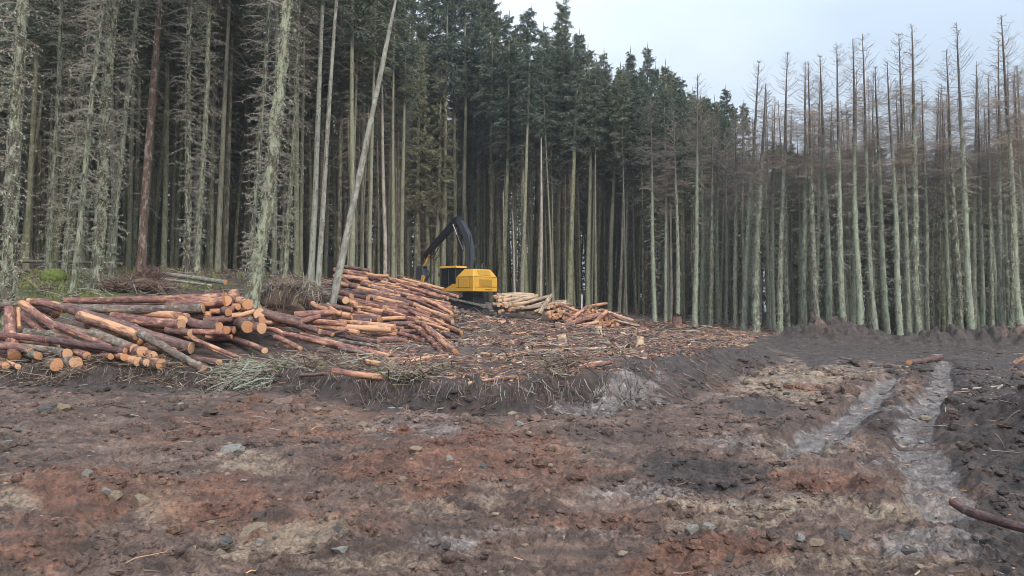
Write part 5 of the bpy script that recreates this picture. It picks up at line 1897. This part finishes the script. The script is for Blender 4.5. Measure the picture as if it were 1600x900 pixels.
def stone_mesh(name, seed, mat, planes=9, sub=I3):
    V, Fc = sub
    g = np.random.default_rng(seed)
    V = V.copy()
    for k in range(planes):            # flat broken faces
        d = g.normal(size=3)
        d /= np.linalg.norm(d)
        h = g.uniform(.45, .8)
        e = V @ d - h
        V -= np.maximum(e, 0)[:, None] * d
    V *= 1 + (fbm(V[:, 0] * 2 + seed, V[:, 1] * 2 + V[:, 2] * 1.7, 3, seed % 30) * .10)[:, None]
    mb = MB()
    mb.add(V, None, Fc)
    return mb.mesh(name, M[mat], False)


for (px, py, w, h, mat, lab) in ((362, 703, 36, 34, 'rock_grey', 'upright pale grey rock in the left foreground soil'), (219, 784, 38, 22, 'rock_tan', 'angular tan rock below the dark hollow at left'),
                                 (373, 734, 22, 10, 'rock_tan', 'flat pale stone just below the upright grey rock'), (396, 832, 50, 28, 'rock_tan', 'broad clay coloured boulder half sunk at lower left'),
                                 (406, 850, 18, 12, 'rock_grey', 'small grey stone beside the sunk clay boulder'), (330, 818, 16, 11, 'rock_tan', 'rounded tan stone left of the sunk clay boulder'),
                                 (527, 829, 22, 14, 'rock_dark', 'dark stone at the lip of the small hollow'), (530, 860, 32, 14, 'rock_grey', 'flat grey slab at the bottom left of centre'),
                                 (1082, 829, 24, 18, 'rock_grey', 'broken grey slab in the lower right foreground'), (1108, 824, 28, 16, 'rock_grey', 'grey slab lying right of the broken one'),
                                 (1143, 877, 18, 14, 'rock_dark', 'small black stone at the bottom edge of the track'), (1188, 808, 22, 9, 'rock_tan', 'flat pale stone near the red soil mound'),
                                 (1152, 804, 14, 7, 'rock_tan', 'little pale stone left of the flat one'), (1503, 823, 34, 22, 'rock_dark', 'dark angular rock under the broken branch'),
                                 (1423, 860, 28, 18, 'rock_dark', 'reddish dark rock at the wet hollow'), (135, 740, 18, 14, 'rock_grey', 'grey stone in the gravelly hollow at left'), (165, 768, 16, 12, 'rock_grey', 'grey stone lower in the gravelly hollow'),
                                 (180, 775, 20, 15, 'rock_tan', 'tan stone touching the angular tan rock'), (75, 641, 30, 14, 'rock_dark', 'crumbling dark clod under the left bank'), (95, 636, 24, 14, 'rock_tan', 'tan clod beside the crumbling dark one'),
                                 (812, 661, 14, 9, 'rock_grey', 'lone pale stone below the centre of the bank'), (1035, 780, 18, 11, 'rock_tan', 'tan stone by the dark peat patch'), (1437, 775, 12, 8, 'rock_tan', 'small tan stone near the wet rut'),
                                 (1275, 850, 26, 14, 'rock_tan', 'flat tan stone in the lower right rubble'), (1320, 838, 24, 14, 'rock_dark', 'dark stone in the lower right rubble'), (1250, 840, 18, 12, 'rock_grey', 'grey stone in the lower right rubble'),
                                 (1230, 806, 16, 10, 'rock_tan', 'pale stone at the foot of the red mound'), (10, 690, 14, 8, 'rock_grey', 'small grey stone at the left picture edge'), (268, 640, 12, 7, 'rock_dark', 'dark stone on the left slope'),
                                 (455, 707, 10, 8, 'rock_dark', 'dark stone right of the upright grey rock'), (1360, 790, 14, 8, 'rock_tan', 'pale pebble on the tan strip')):
    q = G(px, py + h * .3)
    Y = q[1]
    sw, sh = w / F * Y * .5, h / F * Y * .5
    o = obj('rock', stone_mesh('rock', px + py, mat), None, (q[0], q[1] + sw * .25, q[2] + sh * .30))
    o.scale = (sw * 1.15, sw * rnd.uniform(.7, 1.0), sh * 1.25)
    o.rotation_euler = (rnd.uniform(-.2, .2), rnd.uniform(-.2, .2), rnd.uniform(0, .8))
    tag(o, lab, 'rock', 'loose rocks in the churned soil')

mb = MB()
V0, F0 = I1
p = scatter(7000, -80, 1700, 4.2, 22, lambda x, y, px: (sdist(x, y) < -.05) & (fbm(x * 1.1, y * 1.1, 3, 81) + rng.normal(0, .22, x.shape) > .08) & (rutdist(x, y) > .35), 1.6)
n = len(p)
sz = np.minimum(rng.gamma(1.6, .009, n) + .006, .075) * np.clip(p[:, 1] / 6.5, .8, 2.0)
# heavier clods on the right-hand heap
hx = p[:, 0] > 4.6
sz[hx] *= 1.5
Vn = V0[None] * (1 + rng.normal(0, .13, (n, len(V0), 1)))
Vn = Vn * np.stack([rng.uniform(.7, 1.3, n), rng.uniform(.7, 1.3, n), rng.uniform(.45, .9, n)], 1)[:, None, :] * sz[:, None, None]
V = (Vn + (p + np.stack([0 * sz, 0 * sz, sz * .15], 1))[:, None, :]).reshape(-1, 3)
Fn = (F0[None] + (np.arange(n) * len(V0))[:, None, None]).reshape(-1, 3)
mb.add(V, None, Fn)
me = mb.mesh('soil_clods', M['ground'], False)
pp = np.repeat(p, len(V0), 0)
set_zones(me, pp[:, 0] + rng.normal(0, .01, len(pp)), pp[:, 1], pp[:, 2])
tag(obj('soil_clods', me), 'crumbled clods of soil scattered over the churned ground', 'soil clods', kind='stuff')
mb = MB()
p = scatter(420, -80, 1700, 4.2, 20, lambda x, y, px: (sdist(x, y) < -.05) & (fbm(x * .8, y * .8, 3, 91) + rng.normal(0, .15, x.shape) > .22), 1.5)
n = len(p)
sz = np.minimum(rng.gamma(1.5, .008, n) + .007, .05) * np.clip(p[:, 1] / 7, .8, 1.8)
Vn = V0[None] * (1 + rng.normal(0, .12, (n, len(V0), 1)))
Vn = Vn * np.stack([rng.uniform(.7, 1.5, n), rng.uniform(.7, 1.3, n), rng.uniform(.4, .8, n)], 1)[:, None, :] * sz[:, None, None]
V = (Vn + (p + np.stack([0 * sz, 0 * sz, sz * .2], 1))[:, None, :]).reshape(-1, 3)
Fn = (F0[None] + (np.arange(n) * len(V0))[:, None, None]).reshape(-1, 3)
mb.add(V, None, Fn, m=np.repeat(rng.choice(3, n, p=[.25, .45, .30]), len(F0)))
tag(obj('gravel', mb.mesh('gravel', [M['rock_grey'], M['rock_tan'], M['rock_dark']], False)), 'small grey and tan stones strewn through the soil', 'gravel', kind='stuff')

# earth mounds with roots
def lump_mesh(name, seed, mat, amp=.22, flat=.5):
    V, Fc = I3
    V = V.copy()
    n = fbm(V[:, 0] * 1.4 + seed, V[:, 1] * 1.4 + V[:, 2] * 1.9, 4, seed)
    V = V * (1 + n * amp + pn(V[:, 0] * 5, V[:, 1] * 5 + V[:, 2] * 4, seed) * amp * .35)[:, None]
    mb = MB()
    mb.add(V, None, Fc)
    return mb.mesh(name, M[mat])


def tangle(mb, c, rad, n, Lm, mats, r0=.008, zoff=0.0):
    d = rng.normal(0, 1, (n, 3))
    d /= np.linalg.norm(d, axis=1, keepdims=True)
    d[:, 2] = np.abs(d[:, 2]) * .9 - .1
    p = d * np.array(rad) * rng.uniform(.75, 1.12, (n, 1)) + np.array(c) + np.array([0, 0, zoff])
    L = rng.gamma(2.2, Lm / 2.2, n)
    sticks(mb, p, L, rng.uniform(0, 6.3, n), rng.normal(0, .5, n), rng.uniform(.5, 1.4, n) * r0, rng.choice(mats, n), .2)


q = P(446, 470, 24.0)
zb = Hs(q[0], q[1])
rp = empty('uprooted_root_plate', (q[0], q[1], zb))
tag(rp, 'dark uprooted root plate with hanging roots between the two log piles', 'root plate')
o = obj('soil', lump_mesh('soil', 5, 'root', .30), rp, (0, .25, .42))
o.scale = (1.0, .5, .58)
o = obj('soil', lump_mesh('soil', 8, 'peat', .3), rp, (.75, .3, .2))
o.scale = (.6, .4, .5)
mb = MB()
n = 120
xr = rng.uniform(-.9, 1.15, n)
zt = .98 - .28 * xr ** 2 + rng.normal(0, .08, n)
top = np.stack([xr, -.08 + rng.uniform(-.15, .1, n), np.maximum(zt, .3)], 1)
L = rng.gamma(2.5, .17, n)
mid = top + np.stack([rng.normal(0, .08, n), -rng.uniform(.1, .3, n), -L * .4], 1)
bot = mid + np.stack([rng.normal(0, .1, n), -rng.uniform(-.05, .12, n), -L * .6], 1)
mb.tubes(np.stack([top, mid, bot], 1), np.array([[1, .75, .35]]) * rng.uniform(.006, .02, (n, 1)), 4, m=rng.choice([6, 2, 1], n))
obj('roots', mb.mesh('roots', BR, False), rp)
mb = MB()
tangle(mb, (-.1, .3, .55), (1.15, .5, .60), 1000, .30, [1, 4, 6, 2, 4, 5], .007, .05)
tangle(mb, (.8, .3, .3), (.6, .4, .45), 350, .3, [1, 4, 6, 0], .006)
obj('twig_tangle', mb.mesh('twig_tangle', BR, False), rp)
q = P(218, 455, 25.0)
bh = empty('brushwood_heap', (q[0], q[1], Hs(q[0], q[1])))
tag(bh, 'heap of pinkish brown brushwood behind the left log stack', 'brush heap')
o = obj('core', lump_mesh('core', 12, 'root'), bh, (0, 0, .2))
o.scale = (.85, .5, .30)
mb = MB()
tangle(mb, (-.2, 0, .12), (1.05, .55, .36), 900, .5, [0, 0, 2, 6, 1], .009)
tangle(mb, (-.7, .2, .1), (.6, .4, .25), 260, .5, [0, 1, 2, 6], .009)
tangle(mb, (.3, .1, .5), (.4, .3, .3), 260, .4, [0, 2, 6], .008)
obj('twigs', mb.mesh('twigs', BR, False), bh)
q = P(392, 595, 15.6)
bh2 = empty('lichened_brushwood', (q[0], q[1] + .6, Hs(q[0], q[1] + .6)))
tag(bh2, 'pale green lichened branches spilling over the bank below the left log stack', 'brushwood')
mb = MB()
n = 110
org = np.stack([rng.normal(0, .42, n), rng.normal(0, .22, n), rng.uniform(0, .28, n)], 1)
az = rng.normal(math.pi, 1.0, n)
pa = branch_paths(org, az, rng.gamma(3, .14, n), rng.normal(.12, .2, n), rng.uniform(.1, .75, n))
mb.tubes(pa, np.linspace(1, .4, 5)[None] * rng.uniform(.005, .013, (n, 1)), 4, m=rng.choice([5, 5, 1, 2], n))
for x1, y1, x2, y2 in ((-.1, -.3, .9, .25), (-.4, -.45, .5, .1), (.2, -.35, 1.1, -.4)):
    mb.tubes(np.array([[x1, y1, .1], [(x1 + x2) / 2, (y1 + y2) / 2, .28], [x2, y2, .26]])[None], np.array([[.02, .018, .012]]), 6, m=5)
obj('branches', mb.mesh('branches', BR, False), bh2)
# mossy boulder
q = P(84, 432, 27.0)
o = obj('mossy_boulder', lump_mesh('mossy_boulder', 17, 'moss', .12), None, (q[0], q[1], Hs(q[0], q[1]) + .12))
o.scale = (.42, .36, .30)
tag(o, 'rounded boulder covered in green moss among the left trees', 'boulder')
# thick roots and heap at the right edge
q = (6.0, 6.2)
mb = MB()
n = 60
org = np.stack([rng.normal(-.6, .45, n), rng.normal(0, 1.1, n), rng.uniform(-.5, .1, n)], 1)
pa = branch_paths(org, rng.normal(-1.5, .8, n), rng.gamma(3, .08, n), rng.normal(.2, .4, n), rng.uniform(0, .8, n))
mb.tubes(pa, np.linspace(1, .35, 5)[None] * rng.uniform(.006, .02, (n, 1)), 5, m=rng.choice([2, 6, 2], n))
tag(obj('tangled_roots', mb.mesh('tangled_roots', BR), None, (q[0], q[1], Hs(*q))), 'dark tangled roots sticking out of the heap at the right picture edge', 'roots', kind='stuff')
# moss cushions and low growth under the left trees
mb = MB()
p = scatter(3600, -60, 420, 21.5, 36, lambda x, y, px: (fbm(x * .5, y * .5, 3, 201) + .5 * np.exp(-((px - 90) / 130) ** 2) + rng.normal(0, .15, x.shape) > .25) & (sdist(x, y) > 1.2))
n = len(p)
q1 = p + rng.normal(0, .05, (n, 3)) + np.stack([0 * p[:, 0], 0 * p[:, 0], rng.uniform(.04, .22, n)], 1)
mb.leaves(p, q1, rng.uniform(.02, .06, n), m=rng.choice(3, n, p=[.55, .3, .15]))
tag(obj('mossy_undergrowth', mb.mesh('mossy_undergrowth', [M['moss'], M['olive_needles'], M['dry_grass']], False)), 'green moss and low growth on the ground under the left trees', 'undergrowth', kind='stuff')
# stumps
for (px, py, w, h, lab) in ((878, 540, 18, 14, 'pale split stump on the middle of the cleared bank'), (935, 525, 12, 12, 'grey stump in front of the far orange pile'), (1058, 512, 16, 18, 'dark stump with torn roots at the wood edge'),
                            (1000, 540, 12, 12, 'splintered stump right of the pale split stump'), (885, 560, 7, 12, 'dark narrow stump on the bank centre'), (1048, 478, 6, 14, 'small white broken stump among the trees')):
    q = G(px, py)
    Y = q[1]
    ww, hh = w / F * Y * .5, h / F * Y
    st = empty('tree_stump', tuple(q))
    tag(st, lab, 'stump', 'stumps on the cleared bank')
    mb = MB()
    th_ = np.arange(14) / 14 * 2 * np.pi
    z_ = np.array([-.1, 0.02, .3, .75, 1.0]) * hh
    r_ = np.array([1.35, 1.25, 1.0, .92, .88])[:, None] * ww * (1 + .12 * np.sin(th_ * 3 + px)[None] * np.array([1.6, 1.4, .8, .6, .5])[:, None])
    mb.tubes(np.stack([0 * z_, 0 * z_, z_], 1)[None], r_[None], 14)
    obj('trunk', mb.mesh('trunk', M['log_dark' if 'dark' in lab else 'log_tan']), st)
    mb = MB()
    n = 40
    a = rng.uniform(0, 6.3, n)
    rr2 = ww * .8 * np.sqrt(rng.random(n))
    p0 = np.stack([np.cos(a) * rr2, np.sin(a) * rr2, np.full(n, hh * .93)], 1)
    mb.tubes(np.stack([p0, p0 + np.stack([rng.normal(0, .02, n), rng.normal(0, .02, n), rng.uniform(.03, .35, n) * hh], 1)], 1), np.array([[1, .3]]) * ww * rng.uniform(.1, .22, (n, 1)), 4)
    mb.add(np.concatenate([np.stack([np.cos(th_) * ww * .85, np.sin(th_) * ww * .85, np.full(14, hh * .97)], 1), [[0, 0, hh * 1.0]]]), None, [[14, i, (i + 1) % 14] for i in range(14)])
    obj('split_top', mb.mesh('split_top', M['peat' if 'dark' in lab else 'pale_wood'], False), st)
# marker stake
x_, y_ = XY(909, 53.0)
q = np.array([x_, y_, Hs(x_, y_)])
mb = MB()
mb.tubes(np.array([[0, 0, -.1], [0, 0, .8], [.01, 0, 1.6]])[None], np.array([[.045, .045, .042]]), 8)
mb.add([[.0, 0, 1.64]] + [[math.cos(t) * .042 + .01, math.sin(t) * .042, 1.6] for t in np.arange(8) / 8 * 6.283], None, [[0, 1 + i, 1 + (i + 1) % 8] for i in range(8)])
tag(obj('white_stake', mb.mesh('white_stake', m_plain('white_paint', (.7, .7, .68), .6, .1)), None, tuple(q)), 'thin white upright stake behind the far orange log pile', 'stake')
# green spruce sprigs by the stake
mb = MB()
n = 420
pp = np.stack([rng.normal(0, .9, n), rng.normal(0, .4, n), rng.uniform(0, .45, n)], 1)
mb.leaves(pp, pp + rng.normal(0, .22, (n, 3)), .09)
q = G(915, 478)
tag(obj('cut_spruce_branches', mb.mesh('cut_spruce_branches', M['needles'], False), None, tuple(q)), 'green spruce branches lying behind the far orange log pile', 'branches', kind='stuff')


# ------------------------------------------------------------------ damp air
hm = bpy.data.materials.new('damp_air')
hm.use_nodes = True
hn = hm.node_tree
hn.nodes.clear()
ho = hn.nodes.new('ShaderNodeOutputMaterial')
hv = hn.nodes.new('ShaderNodeVolumePrincipled')
hv.inputs['Color'].default_value = (0.82, 0.90, 0.95, 1)
hv.inputs['Density'].default_value = 0.0006
hv.inputs['Anisotropy'].default_value = 0.2
hn.links.new(hv.outputs['Volume'], ho.inputs['Volume'])
mb = MB()
mb.box((0, 0, 12.0), (900, 900, 44))
tag(obj('haze', mb.mesh('haze', hm, False)), 'thin damp air hanging in the clearing and the wood', 'haze', kind='stuff')
